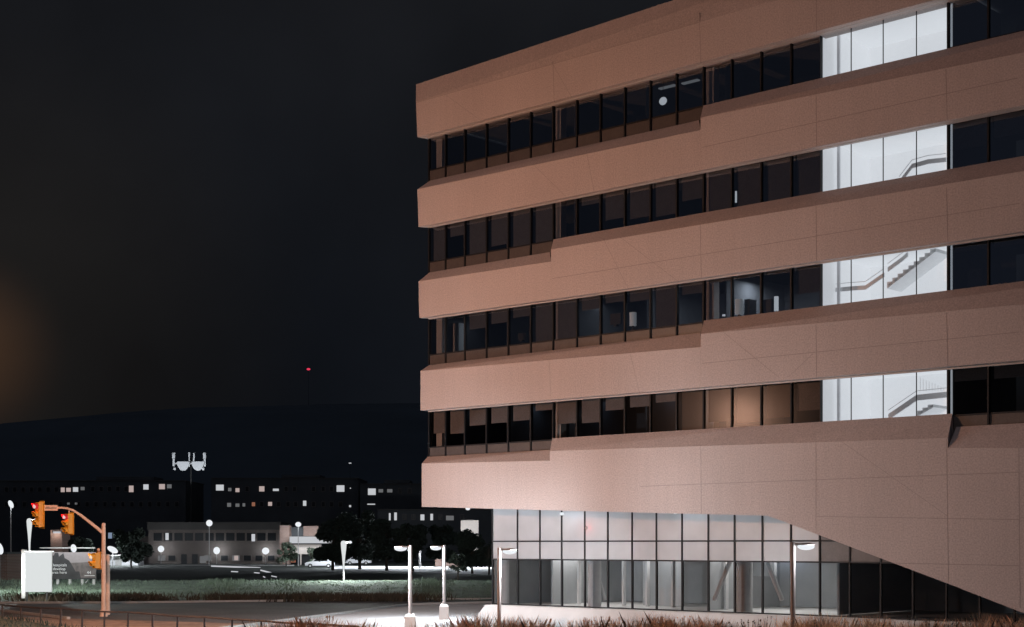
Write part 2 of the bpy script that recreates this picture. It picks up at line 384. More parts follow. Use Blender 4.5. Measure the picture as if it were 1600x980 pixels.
# band E, with the great wedge coming down to the ground
q = MB()
yb = lambda x, p, r: p[1] + (r[1] - p[1]) * (x - p[0]) / (r[0] - p[0])
ftm = ((859.4, 705), (1481, 684.5)); stm = ((863, 685), (1488, 646.5))
f12 = (1200, yb(1200, *ftm)); s12 = (1204, yb(1204, *stm))
section(q, ((659, 792), (859.3, 797.5)), ((659, 724.4), (859.3, 720)), ((668, 714), (859, 703)), bbw=1.15, bbs=.25)
section(q, ((859.4, 797.5), (1200, 806)), (ftm[0], f12), (stm[0], s12), bbw=1.15, bbs=0)
section(q, ((1200, 806), (1481, 912)), (f12, ftm[1]), (s12, stm[1]), bbw=1.15, bbs=0)
section(q, ((1481, 912), (1640, 974)), ((1481, 700.5), (1640, 699.5)), ((1494, 667), (1640, 659)), bbw=1.15, bbs=0)
A1 = L(1640, 974, 0); A2 = L(1640, 699.5, 0); A3 = L(1640, 659, .55)
q.loft([(A1.x, 0, G), A2, A3, (A1.x, 1.15, G)], [(SR, 0, G), (SR, 0, A2.z), (SR, .55, A3.z), (SR, 1.15, G)])
strip(q, (1095, 696), (1096, 803)); strip(q, (1275, 690), (1275, 833)); strip(q, (1479, 686), (1482, 910)); strip(q, (1000, 760), (1592, 738)); strip(q, (1276, 807), (1592, 812)); strip(q, (1400, 880), (1592, 884)); strip(q, (1315, 690), (1480, 806), wd=.006)
strip(q, (1592, 700), (1594, 950))
q.build('wedge_band', CM, office)
# window head trims under each band (grey metal track)
for (p, r) in (((672, 212), (1282, 49)), ((672, 352.5), (1482, 188.5)), ((672, 495.5), (1478, 380)), ((672, 640.5), (1486, 573))):
    q = MB(); a = line(p, r, True, .33); s0 = a[0].x - .1
    q.loft([(s0, .30, a[0].z - .10), (s0, .30, a[0].z - .04), (s0, .40, a[0].z - .04), (s0, .40, a[0].z - .10)], [(SR, .30, a[1].z - .10), (SR, .30, a[1].z - .04), (SR, .40, a[1].z - .04), (SR, .40, a[1].z - .10)])
    q.build('head_rail', M['headtrim'], office)

# ribbon windows
MPX = [671, 697, 727, 761, 795, 830, 865, 902, 939, 977, 1017, 1058, 1100, 1144, 1190, 1237, 1283, 1330, 1380, 1432, 1482, 1545, 1606, 1672, 1743]
MS = [L(x, 500, GW).x for x in MPX]
top_ref = [(1000, 123), (1000, 286), (980, 451.5), (980, 616)]
tr_ref = [(1000, 189.5), (864, 376), (1000, 516), (858, 688)]
bot_ref = [(1000, 207), (859, 396), (1000, 531), (858, 704)]
ZT = [L(*p, GW).z for p in top_ref]; ZR = [L(*p, GW).z for p in tr_ref]; ZB = [L(*p, GW).z - .05 for p in bot_ref]
# blind drop (fraction of the pane height) for each bay of each floor; None = no blind
BL = [[None] * 24,
      [.95, .4, .97, .85, .97, .97, None, .25, .72, .8, .85, .6, .97, .97, .97, .97, None, None, None, None, .6, .5, .5, .5],
      [None, None, .45, .38, .3, .97, .97, .35, .25, .3, .97, .3, .12, .10, .12, .62, None, None, None, None, .2, .2, .3, .3],
      [.62, .66, .48, .46, .44, .22, .60, .58, .33, .30, .25, .97, .80, .86, .80, .68, None, None, None, None, .3, .3, .3, .3]]
BL[3][7] = .62; BL[3][8] = .35; BL[3][9] = .32
M['blind_tr'] = mat('blind_tr', (.20, .15, .12), .9, noise=.05, nscale=3, noise2=.12, nscale2=20)
_t = M['blind_tr'].node_tree; _b = _t.nodes['Principled BSDF']; _tr = _t.nodes.new('ShaderNodeBsdfTranslucent'); _tr.inputs[0].default_value = (.3, .2, .14, 1)
_mx = _t.nodes.new('ShaderNodeMixShader'); _mx.inputs[0].default_value = .5; _o = [n for n in _t.nodes if n.type == 'OUTPUT_MATERIAL'][0]
_t.links.new(_b.outputs[0], _mx.inputs[1]); _t.links.new(_tr.outputs[0], _mx.inputs[2]); _t.links.new(_mx.outputs[0], _o.inputs[0])
for r in range(4):
    for k in range(24):
        s0, s1 = MS[k], MS[k + 1]; lit = 16 <= k <= 19
        zt, zr, zb = ZT[r] + .25, ZR[r], ZB[r]
        q = MB(); mw = .031 if not lit else .012
        q.box(s0 - mw, s0 + mw, GW - (.02 if lit and k > 16 else .07), GW + (.02 if lit and k > 16 else .10), zb, zt)
        if lit: q.box(s0 + mw, s1 - mw, GW - .03, GW + .05, zb, zb + .05)
        else: q.box(s0 + mw, s1 - mw, GW - .03, GW + .05, zr - .03, zr + .03)
        fr_ = q.build('window', M['frame'], office)
        q = MB(); q.poly([(s0 + mw, GW, zr + .03 if not lit else zb + .05), (s1 - mw, GW, zr + .03 if not lit else zb + .05), (s1 - mw, GW, zt), (s0 + mw, GW, zt)])
        q.build('pane', M['clear_glass'] if lit else M['coated_glass'] if r < 3 else M['glass'], fr_)
        if not lit:
            part_box('spandrel_panel', M['spandrel'], fr_, s0 + mw, s1 - mw, GW + .005, GW + .03, zb, zr - .03)
            d = BL[r][k]
            if d:
                hgt = (ZT[r] - zr) * d
                part_box('blind', M['blind_tr'] if (r == 3 and 11 <= k <= 14) else M['blind_low'] if r == 3 else M['blind'], fr_, s0 + .12, s1 - .10, GW + .17, GW + .18, ZT[r] - hgt, ZT[r] + .2)
# storeys behind the glass
SE = MS[0]
q = MB()
zfl = [ZB[r] - .1 for r in range(4)]
def slab(z, t, s0=SE): q.box(s0 + .02, SR, GW + .12, 12, z - t, z)
slab(ZT[0] + .88, .40)
for r in range(4):
    q.box(SE + .02, MS[16] - .03, GW + .12, 12, zfl[r] - .7, zfl[r]); q.box(MS[20] + .03, SR, GW + .12, 12, zfl[r] - .7, zfl[r])
q.build('floor_slab', M['interior'], office)
q = MB()
for r in range(4):
    zt = ZT[r] + .30; zb = zfl[r] + .01
    q.box(SE + .05, MS[16] - .12, 6.0, 6.1, zb, zt); q.box(MS[20] + .12, SR, 6.0, 6.1, zb, zt)
    for k in (3, 6, 9, 12): q.box(MS[k] + .35, MS[k] + .43, 1.6, 5.98, zb, zt)
q.build('partition_wall', M['interior'], office)
q = MB()
zs0, zs1 = 1.9, ZT[0] + .30
for px in (689, 874, 1112): s_ = L(px, 500, 1.0).x; q.box(s_ - .19, s_ + .19, .88, 1.26, zs0, zs1)
q.build('column', M['column'], office)
# end wall and roof and back
q = MB(); q.box(SE - .03, SE + .05, GW + .12, 12, 1.9, ZT[0] + .4); q.box(SE, SR, 12.02, 12.2, G, ZT[0] + 1.0)
q.build('end_wall', M['frame'], office)
# soffit over the ground floor
part_box('soffit', M['concrete'], office, .30, SR, 1.16, 12.4, 1.80, 1.98)
# lit stairwell: glow put into the walls, no lamps inside
q = MB(); sa, sb = MS[16] - .02, MS[20] + .02
for r in range(4):
    zb, zt = zfl[r] - .05, ZT[r] + .3
    q.box(sa - .06, sa, GW + .16, 4.4, zb, zt); q.box(sb, sb + .06, GW + .16, 4.4, zb, zt)
    q.box(sa, sb, 4.4, 4.5, zb, zt); q.box(sa, sb, GW + .16, 4.38, zb - .06, zb); q.box(sa + .001, sb - .001, GW + .16, 4.399, zt - .06, zt - .002)
q.build('stairwell_wall', M['glow_wall'], office)
q = MB()                                      # dark shell added to block the glow of the stairwell walls
for r in range(4):
    zb, zt = zfl[r] - .12, ZT[r] + .4
    q.box(sa - .13, sa - .07, GW + .14, 4.6, zb, zt); q.box(sb + .07, sb + .13, GW + .14, 4.6, zb, zt)
    q.box(sa - .07, sb + .07, 4.52, 4.6, zb, zt)
q.build('glow_shield', M['interior'], office)
q = MB()                                      # grey jamb post seen at both sides of the lit bays
for r in range(4):
    q.box(MS[16] + .16, MS[16] + .27, GW + .9, GW + .98, ZB[r], ZT[r] + .2); q.box(MS[20] - .18, MS[20] - .05, GW + .22, GW + .36, ZB[r], ZT[r] + .2)
q.build('stairwell_jamb', M['jamb'], office)
def ribbon(q, pts, w0, th, hh):
    """band following photo pixels, hh px tall, at depth w0"""
    for p, r_ in zip(pts[:-1], pts[1:]):
        a, b = L(*p, w0), L(*r_, w0); c, d = L(p[0], p[1] + hh, w0), L(r_[0], r_[1] + hh, w0)
        q.loft([a, c, (c.x, w0 + th, c.z), (a.x, w0 + th, a.z)], [b, d, (d.x, w0 + th, d.z), (b.x, w0 + th, b.z)])
def saw(q, p, r_, n, w0, th, hh):
    """flight of steps between two pixels"""
    A = L(*p, w0); B = L(*r_, w0); d = (B - A) / n; lo = L(p[0], p[1] + hh, w0).z - A.z
    for k in range(n):
        a = A + d * k; b = a + d
        q.loft([(a.x, w0, a.z), (b.x, w0, b.z - d.z * .0), (b.x, w0, b.z + lo), (a.x, w0, a.z + lo)], [(a.x, w0 + th, a.z), (b.x, w0 + th, b.z), (b.x, w0 + th, b.z + lo), (a.x, w0 + th, a.z + lo)])
        q.box(a.x, b.x, w0, w0 + th, a.z, b.z + .001, 1)
for spec in (dict(rib=[[(1304, 450), (1330, 447.5), (1352, 446), (1381, 426)], [(1387, 418), (1410, 401), (1418, 394)]], hh=6.5, saws=[((1386, 446), (1462, 388), 9)]),
             dict(rib=[[(1388, 647), (1432, 617), (1480, 612)], ], hh=9, saws=[((1433, 646), (1458, 632), 3)]),
             dict(rib=[[(1405, 282), (1425, 256), (1450, 249), (1478, 246)]], hh=7, saws=[])):
    q = MB()
    for pts in spec['rib']: ribbon(q, pts, 1.7, .06, spec['hh'])
    for (p, r_, n) in spec['saws']: saw(q, p, r_, n, 1.95, 1.1, 5)
    for pts in spec['rib']:                    # thin hand rail above the stringer
        for p, r_ in zip(pts[:-1], pts[1:]): q.tube([L(p[0], p[1] - 6, 1.7), L(r_[0], r_[1] - 6, 1.7)], .012, 6)
    q.build('staircase', [M['stair'], M['stair']], office)
q = MB()
for k in range(9): x = 1438 + k * 4.6; q.tube([L(x, 611, 1.75), L(x, 590 + 2 * k, 1.75)], .008, 5)
q.build('stair_baluster', M['stair'], office)

# ground floor curtain wall
LW = 1.2
LPX = [770, 809, 844, 878, 914, 950, 988, 1026, 1066, 1107, 1148, 1191.5, 1236, 1281, 1328, 1376.5, 1426.6, 1479, 1531, 1585, 1640]
LS = [L(x, 900, LW).x for x in LPX]
zG0, zT2, zT1, zG1 = -2.82, -.71, .12, 1.79
for k in range(20):
    s0, s1 = LS[k], LS[k + 1]; q = MB()
    q.box(s0 - .033, s0 + .033, LW - .04, LW + .06, zG0, zG1)
    for z in (zT2, zT1): q.box(s0 + .035, s1 - .035, LW - .06, LW + .04, z - .03, z + .03)
    q.box(s0 + .035, s1 - .035, LW - .04, LW + .04, zG0, zG0 + .05)
    f_ = q.build('lobby_window', M['frame'], office)
    q = MB(); q.box(s0 + .035, s1 - .035, LW, LW + .03, zT2 + .03, zT1 - .03); q.box(s0 + .035, s1 - .035, LW, LW + .03, zT1 + .03, zG1)
    q.build('spandrel_panel', M['lobby_spandrel'] if k < 13 else M['spandrel'], f_)  # unlit right-hand bays: missing inside light put into darker panels
    q = MB(); q.poly([(s0 + .035, LW, zG0 + .05), (s1 - .035, LW, zG0 + .05), (s1 - .035, LW, zT2 - .03), (s0 + .035, LW, zT2 - .03)])
    q.build('pane', M['lobby_glass'], f_)
q = MB(); q.loft([(LS[0] - .45, LW - 1.0, G), (LS[0] - .15, LW - .35, zG0 - .02), (LS[0] - .15, 9.9, zG0 - .02), (LS[0] - .45, 9.9, G)],
                 [(SR - .1, LW - 1.0, G), (SR - .1, LW - .35, zG0 - .02), (SR - .1, 9.9, zG0 - .02), (SR - .1, 9.9, G)])
q.build('plinth', M['plinth'], office)
q = MB(); q.box(LS[0], SR - .2, 8.5, 8.6, zG0, 1.78); q.box(LS[0] - .05, LS[0] + .03, LW + .15, 8.5, zG0, 1.78)
q.box(LS[1] + .3, LS[1] + .4, 3.2, 8.48, zG0, .3); q.box(LS[4] + .3, LS[6] - .1, 5.0, 5.1, zG0, .2); q.box(LS[8], LS[8] + .1, 3, 8.48, zG0, .3); q.box(LS[9] + .6, LS[9] + 1.7, 3.5, 3.7, -1.35, .2); q.box(LS[13], LS[13] + .1, 2.5, 8.48, zG0, 1.7)
q.build('lobby_wall', M['lobby_wall'], office)
q = MB()
for px, hw in ((787, .26), (929, .30), (1163, .34)): s_ = L(px, 900, 1.9).x; q.tube([(s_, 1.9, zG0), (s_, 1.9, 1.78)], hw, 20)
for (x0, x1) in ((1143, 1116), (1196, 1222), (926, 945)):
    a, b = L(x0, 872, 2.2), L(x1, 938, 2.2); q.tube([a, b], .10, 8)
for px in (868, 905, 975, 1012, 1052, 1135): s_ = L(px, 900, 4).x; q.box(s_ - .05, s_ + .05, 3.9, 4.1, zG0, .2)
q.build('lobby_column', M['kerbw'], office, smooth=False)
# unseen area lights added so the lobby columns and walls show
for k, e_ in ((1, 60), (3, 40), (5, 36), (8, 34), (10, 60), (12, 26)):
    light('AREA', (LS[k] + .7, 4.2, -.1), e_ * 1.5, (1, .98, .95), parent=office, size=(.9, 2.4), name='lobby_fill_light')
# soffit downlights
for (px, py, wy) in ((731, 795, .5), (878, 803, .55), (1055, 800.5, .35)):
    p = L(px, py, wy); q = MB(); q.ball((p.x, wy, p.z), (.11, .11, .07)); o = q.build('soffit_lamp', M['lampglow'], office, smooth=True)
    light('POINT', (p.x, wy - .02, p.z - .12), 8, WHITE, .08, parent=office, name='soffit_light')
p = L(916, 825, LW - .06); q = MB(); q.ball((p.x, LW - .06, p.z), (.05, .04, .09)); q.build('red_reflection', M['lit_pink'], office, smooth=True); light('POINT', (p.x, LW - .22, p.z), 3.2, (1, .08, .05), .05, parent=office, name='red_reflection_light')  # glowing ball and red light added in place of a reflection on the glass
# small warm lights added behind the lowest blinds, feeding the reflected sodium glow
for px, e_ in ((1128, 2.5), (1165, 4)):
    p = L(px, 640, 1.5); light('POINT', (p.x, 1.75, p.z - .35), e_ * 1.3, (1, .46, .16), .25, parent=office, name='room_and_fill_light')
# cool room lights on the second floor
for px, e_ in ((1125, 60), (1205, 80), (815, 24), (715, 34), (760, 12), (930, 14), (990, 20)):
    p = L(px, 450, 3.5); light('AREA', (p.x, 3.2, ZT[2] + .1), e_, (.86, .93, 1), parent=office, size=(1.2, .6), name='room_and_fill_light')

for px in (740, 840, 950, 1060): p = L(px, 660, 3.5); light('AREA', (p.x, 3.4, ZT[3] + .1), 2.2, (.6, .75, 1), parent=office, size=(1.4, .8), name='room_and_fill_light')  # weak blue fill added to lift the dark rooms of the lowest ribbon
# things standing inside the rooms (they can be moved: top level)
def world(p): return office.matrix_basis @ Vector(p)
bpy.context.view_layer.update()
RZ = office.rotation_euler.z
def inside(name, label, cat, px, py, w_): p = L(px, py, w_); t = empty(name, P0 + U * p.x + N * p.y + Vector((0, 0, p.z)), RZ); return tag(t, label, cat)
def lampthing(px, py, w_, wpx, hpx, m, label, name='drum_lamp'):
    t = inside(name, label, 'lamp', px, py + hpx / 2, w_); p = L(px, py, w_); sc_ = (P0 + U * p.x + N * p.y).y / F
    q = MB(); rr_ = wpx * sc_ / 2; h_ = hpx * sc_; q.tube([(0, 0, .06), (0, 0, h_)], rr_, 20); q.build('lamp_shade', m, t, smooth=False)
    q = MB(); q.tube([(0, 0, -.4), (0, 0, .06)], [rr_ * .8, rr_ * .3], 12); q.build('lamp_base', M['black'], t)
M['shade'] = mat('shade', (.7, .7, .7), .8, noise=.03, emit=(.9, .95, 1), estr=.14)
lampthing(989, 500, 1.4, 11, 23, M['shade'], 'pale drum-shaped lamp just behind the third-row glass left of centre')
lampthing(1155, 481, 1.5, 13, 26, M['shade'], 'grey drum-shaped lamp beside a dark cabinet in the lit third-row office')
lampthing(1213, 476, 1.4, 7, 25, M['lit'], 'slim bright white tube lamp standing in the lit third-row office', 'tube_lamp')
lampthing(1131, 494, 1.4, 5, 5, M['lit'], 'tiny bright white night light low in the third-row office window', 'night_light')
lampthing(1150, 309, 1.3, 3, 20, M['lit'], 'thin upright glowing lamp in a dark second-row window', 'tube_lamp')
t = inside('ceiling_lamp', 'small rounded square white lamp glowing in the dark top-row windows', 'lamp', 1036, 158, 1.5)
q = MB(); q.ball((0, 0, 0), (.19, .1, .17), 16, 10); q.build('diffuser', M['lit'], t, smooth=True); q = MB(); q.tube([(0, 0, .15), (0, 0, 1.0)], .012, 6); q.build('cord', M['black'], t)
for px, py, lb in ((1043, 137, 'faint ceiling strip light in the top row, left one above the small lamp'), (1079, 129, 'faint ceiling strip light in the top row, right one near the band step')):
    t = inside('strip_light', lb, 'lamp', px, py, 2.2); part_box('diffuser', M['lit_dim'], t, -.42, .42, -.1, .1, 0, .05); part_box('housing', M['black'], t, -.45, .45, -.12, .12, .05, .12)
def screen(px, py, wpx, hpx, w_, label):
    t = inside('monitor', label, 'monitor', px, py + hpx / 2, w_); k = .028; part_box('screen', M['black'], t, -wpx * k / 2, wpx * k / 2, 0, .05, .08, hpx * k); part_box('stand', M['black'], t, -.08, .08, -.05, .12, 0, .08)
screen(962, 500, 22, 20, 1.6, 'dark monitor on a desk in the third-row window right of a brown blind')
screen(815, 527, 16, 14, 1.5, 'dark monitor beside a window desk toward the left end of the third row')
def cabinet(px, py, wpx, hpx, w_, label, m='black'):
    t = inside('cabinet', label, 'cabinet', px, py + hpx / 2, w_); k = .026
    part_box('carcass', M[m], t, -wpx * k / 2, wpx * k / 2, 0, .5, -.3, hpx * k); part_box('door', M[m], t, -wpx * k / 2 + .02, -.01, -.02, -.001, -.28, hpx * k - .03); part_box('door', M[m], t, .01, wpx * k / 2 - .02, -.02, -.001, -.28, hpx * k - .03)
cabinet(1167, 480, 10, 25, 1.7, 'dark cabinet right of the grey drum lamp in the lit office')
cabinet(1197, 479, 22, 22, 1.8, 'dark cabinet left of the slim white tube lamp in the lit office')
cabinet(1523, 436, 22, 26, 1.5, 'brown-grey cabinet behind dark glass right of the lit stairwell', 'blind')
cabinet(712, 520, 18, 44, 2.2, 'tall grey cupboard near the left end of the third row', 'lobby_wall')

# ================================================================== lamp posts near the building
def near_lamp(px, Y, top_y, side, label, energy, base=True, glow='lampglow', pm='polew'):
    t = empty('street_lamp', (gx(px, Y), Y, G)); tag(t, label, 'street lamp', 'slim street lamps beside the office building')
    H = (HY - top_y) / F * Y - G
    q = MB(); q.tube([(0, 0, .02), (0, 0, H)], .075, 14); q.box(-.15, .15, -.15, .15, .70, .76) if base else None; q.build('pole', M[pm], t)
    if base:
        q = MB(); q.loft([(-.24, -.24, 0), (.24, -.24, 0), (.24, .24, 0), (-.24, .24, 0)], [(-.22, -.22, .68), (.22, -.22, .68), (.22, .22, .68), (-.22, .22, .68)]); q.loft([(-.22, -.22, .68), (.22, -.22, .68), (.22, .22, .68), (-.22, .22, .68)], [(-.16, -.16, .78), (.16, -.16, .78), (.16, .16, .78), (-.16, .16, .78)]); q.build('base', M['plinth'], t)
    q = MB(); q.tube([(0, 0, H - .07), (side * .25, 0, H - .07)], .035, 8); q.build('arm', M[pm], t)
    q = MB(); q.ball((side * .40, 0, H - .07), (.28, .16, .05), 16, 8); hd = q.build('lamp_head', M[pm], t, smooth=True)
    q = MB(); q.ball((side * .40, 0, H - .14), (.27, .15, .11), 16, 8); q.build('diffuser', M[glow], hd, smooth=True)
    light('POINT', (side * .62, -.1, H - .40), energy, WHITE, .12, parent=t)
near_lamp(641, 64, 852, -1, 'white left-pointing lamp post on a concrete base, the leftmost of four by the office', 2100)
near_lamp(694, 74.5, 852, -1, 'white lamp post on a concrete base closest to the overhanging corner of the office', 1500)
near_lamp(780, 58, 856, 1, 'slim lamp post with orange-lit shaft in front of the first lobby panes', 1150, base=False, glow='lampglow', pm='shaft')
near_lamp(1239, 47, 847, 1, 'slim orange-lit lamp post in front of the lobby near the foot of the concrete wedge', 200, base=False, glow='lampglow', pm='shaft')

# sodium street lamp whose head is just outside the left edge of the photo
t = empty('sodium_street_lamp', (-20.5, 53.2, G)); tag(t, 'tall orange sodium street lamp just beyond the left edge of the view', 'street lamp')
q = MB(); q.tube([(0, 0, 0), (0, 0, 10.2), (.2, .3, 11.2), (.6, 1.2, 11.7)], [.12, .09, .07, .05], 10); q.build('pole', M['galv'], t)
q = MB(); q.ball((.7, 1.6, 11.8), (.18, .42, .10)); q.build('lamp_head', M['sodglow'], t, smooth=True)
light('POINT', (.7, 1.6, 11.3), 13200, SOD, .35, parent=t)
t = empty('added_flood', (-20.5, 44, G)); tag(t, 'white floodlight added beyond the left edge of the view to wash the facade', 'street lamp')  # unseen floodlight added for an even white wash on the facade
q = MB(); q.tube([(0, 0, 0), (0, 0, 3.9)], .09, 10); q.build('pole', M['galv'], t)  # pole of the added floodlight
q = MB(); q.ball((0, .1, 4.0), (.25, .18, .16)); q.build('lamp_head', M['lampglow'], t, smooth=True)  # head of the added floodlight
light('SPOT', (0, .25, 4.0), 7500, (.86, .90, 1.0), .2, parent=t, rot=(R(93), 0, R(-27)), cone=72, blend=.9)

t = empty('sodium_street_lamp', (-9, 15, G)); tag(t, 'orange sodium street lamp beside the photographer, outside the view', 'street lamp')
q = MB(); q.tube([(0, 0, 0), (0, 0, 9.6), (.2, .3, 10.5), (.6, 1.2, 10.9)], [.12, .09, .07, .05], 10); q.build('pole', M['galv'], t)
q = MB(); q.ball((.7, 1.6, 10.92), (.18, .42, .10)); q.build('lamp_head', M['sodglow'], t, smooth=True)
light('POINT', (.7, 1.6, 10.6), 1500, SOD, .2, parent=t)

# ================================================================== traffic signal
TY = 78.0
ts = empty('traffic_signal', (gx(162, TY), TY, G)); tag(ts, 'traffic signal with curved mast arm and yellow heads showing red, lit orange', 'traffic light')
def tl(px, py, dy=0): p = at(px, py, TY); return (p.x - gx(162, TY), dy, p.z - G)
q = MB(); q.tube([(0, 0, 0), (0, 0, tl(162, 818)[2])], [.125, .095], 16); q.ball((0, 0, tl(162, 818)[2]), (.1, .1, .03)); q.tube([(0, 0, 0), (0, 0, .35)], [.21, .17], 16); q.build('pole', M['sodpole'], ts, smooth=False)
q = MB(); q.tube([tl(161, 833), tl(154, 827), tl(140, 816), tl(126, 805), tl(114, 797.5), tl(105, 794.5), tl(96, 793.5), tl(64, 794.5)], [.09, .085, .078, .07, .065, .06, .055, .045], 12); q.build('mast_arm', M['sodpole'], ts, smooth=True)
q = MB(); c0 = tl(70, 789.5); c1 = tl(91, 798); q.box(c0[0], c1[0], -.10, -.075, c1[2], c0[2])
random.seed(5)
for r_ in range(1):
    x = c0[0] + .05
    while x < c1[0] - .06:
        w_ = random.uniform(.02, .045); q.box(x, x + w_, -.104, -.1, c1[2] + .08, c0[2] - .08 - random.choice((0, .04)), 1); x += w_ + .02
q.build('street_name_plate', [M['sodpole'], M['joint']], ts)
def head(px, ytop, ybot, n, face, lit_i, kind, wd=.34):
    """signal head: housing n lenses tall; face = heading angle of the lenses"""
    zt = tl(px, ytop)[2]; zb = tl(px, ybot)[2]; x = tl(px, 0)[0]; h = zt - zb
    g = MB(); g.box(-wd / 2, wd / 2, -.13, .13, 0, h)
    g.box(-wd / 2 - .06, wd / 2 + .06, .135, .15, -.07, h + .07)
    for j in range(n): zc = h * (1 - (j + .5) / n); g.box(-wd / 2 + .015, wd / 2 - .015, -.15, -.13, zc - h / n * .46, zc + h / n * .46)
    hd = g.build('signal_head', M['yellow'], ts); hd.location = (x, -.05, zb); hd.rotation_euler = (0, 0, face)
    for j in range(n):
        zc = h * (1 - (j + .5) / n); rr_ = min(wd * .42, h / n * .42); on = j == lit_i
        g = MB()                                                     # visor: open tunnel hood
        K = 14
        ring = lambda r2, y: [(r2 * math.cos(R(-35 + 250 * k / K)), y, zc + r2 * math.sin(R(-35 + 250 * k / K))) for k in range(K + 1)]
        a0, a1 = ring(rr_, -.15), [(p[0], p[1] - .30 * (.55 + .45 * max(0, (p[2] - zc) / rr_)), p[2]) for p in ring(rr_, -.13)]
        b0, b1 = ring(rr_ + .012, -.15), [(p[0], p[1] - .30 * (.55 + .45 * max(0, (p[2] - zc) / rr_)), p[2]) for p in ring(rr_ + .012, -.13)]
        for k in range(K):
            g.poly([a0[k], a0[k + 1], a1[k + 1], a1[k]]); g.poly([b0[k + 1], b0[k], b1[k], b1[k + 1]]); g.poly([a1[k], a1[k + 1], b1[k + 1], b1[k]])
        g.build('visor', (M['visor_redlit'] if kind == 'red' else M['yellow']) if on else M['yellow'], hd)  # lit lens: its red spill is put into the visor's colour and glow
        g = MB(); g.ball((0, -.16, zc), (rr_ * .95, .035, rr_ * .95), 18, 8); g.build('lens', (M['redglow'] if kind == 'red' else M['ambglow']) if on else M['black'], hd, smooth=True)
        if on:
            g = MB(); g.ball((-.02, -.27, zc), (rr_ * .7, .05, rr_ * .75), 16, 8); g.build('bulb_glare', M['redcore'] if kind == 'red' else M['ambcore'], hd, smooth=True)
            light('POINT', (0, -.42, zc), 5, (1, .08, .05) if kind == 'red' else (1, .45, .08), .05, parent=hd, name='signal_light')
head(62, 785, 824, 3, R(-42), 0, 'red', .36)
head(108, 803, 834, 3, R(-38), 0, 'red', .32)
head(151, 864, 888, 2, R(-50), 0, 'amber', .36)
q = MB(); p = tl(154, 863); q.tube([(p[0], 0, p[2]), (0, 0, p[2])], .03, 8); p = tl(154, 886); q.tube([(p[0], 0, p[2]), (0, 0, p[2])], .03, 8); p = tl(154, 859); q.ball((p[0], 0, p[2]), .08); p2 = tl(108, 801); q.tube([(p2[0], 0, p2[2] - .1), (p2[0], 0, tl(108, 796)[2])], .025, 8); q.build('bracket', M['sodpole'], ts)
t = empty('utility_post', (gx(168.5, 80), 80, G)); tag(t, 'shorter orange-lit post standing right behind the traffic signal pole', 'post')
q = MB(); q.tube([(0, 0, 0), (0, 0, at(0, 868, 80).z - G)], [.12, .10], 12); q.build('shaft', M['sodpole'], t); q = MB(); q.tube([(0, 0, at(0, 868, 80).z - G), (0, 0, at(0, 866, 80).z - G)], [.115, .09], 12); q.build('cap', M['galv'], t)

# ================================================================== railing
A = Vector((gx(-25, 69), 69, 0)); B = Vector((gx(560, 49.3), 49.3, 0)); zr_a, zr_b = at(0, 944, 69).z, at(0, 980, 49.3).z
fence = empty('pipe_railing', (A.x, A.y, G)); tag(fence, 'low dark pipe railing running along the grass bank beside the road', 'railing')
def fp(t, z): p = A + (B - A) * t; return (p.x - A.x, p.y - A.y, z - G)
n = 15
q = MB(); pts = [fp(k / n, zr_a + (zr_b - zr_a) * k / n + random.uniform(-.02, .02)) for k in range(n + 1)]; q.tube(pts, .035, 8); q.build('top_rail', M['rail'], fence)
for k in range(n + 1):
    g = MB(); p = pts[k]; lx = random.uniform(-.05, .05) * (2 if k == 4 else 1)
    g.tube([(p[0] + lx, p[1], 0), (p[0], p[1], p[2])], .04, 8); g.build('post', M['rail'], fence)

# ================================================================== grass and weeds
random.seed(21)
q = MB()                                        # verge beyond the road: rising berm with long grass
for _ in range(20000):
    px = random.uniform(-30, 775); t = random.random(); Y = 100 + 32 * t
    hmax = (.20 + .10 * math.sin(px * .021) + .08 * math.sin(px * .057 + 1)) * (1 + .3 * t)
    blades(q, gx(px, Y), Y, G + .55 * t ** 1.2 - .12, 1, max(.25, hmax), .15, .045, .3)
gm = MB(); NXv = 60
for j in range(7):
    for i in range(NXv + 1):
        px = -60 + 860 * i / NXv; t = j / 5; Y = 99.5 + 32 * t
        gm.v.append((gx(px, Y), Y, (G + .012 + .55 * min(t, 1) ** 1.2 + random.uniform(-.05, .05)) if j < 6 else G - .2))
for j in range(6):
    for i in range(NXv): a = j * (NXv + 1) + i; gm.f.append((a, a + 1, a + NXv + 2, a + NXv + 1)); gm.m.append(0)
tag(gm.build('verge', M['verge'], smooth=True), kind='structure')
tag(q.build('long_grass', M['grass']), 'long pale grass growing on the verge beyond the road', 'grass', kind='stuff')
q = MB()
for _ in range(4500):                           # scrub at the foot of the verge
    px = random.gauss(random.choice((205, 560, 620, 480, 90, 380)), 34); Y = random.uniform(98, 104)
    blades(q, gx(px, Y), Y, G, 1, .5, .3, .05, .6)
tag(q.build('low_scrub', M['weed']), 'dark low scrub along the foot of the grassy verge', 'scrub', kind='stuff')
q = MB()
for _ in range(5200):                           # grass on the near bank
    x = random.uniform(-30, 4); fy = 68 + (x + 22.7) * (-18 / 17.3) - 1.2; d = random.uniform(.2, 9)
    Y = fy - d; blades(q, x, Y, bankz(x, fy) - .1, 1, .22, .05, .02, .5)
tag(q.build('bank_grass', M['dkgrass']), 'short dark grass on the near bank in the lower left corner', 'grass', kind='stuff')
q = MB(); q2 = MB()
def clump_line(px): return 963 + 5 * math.sin(px * .023) + 3 * math.sin(px * .071 + 2)
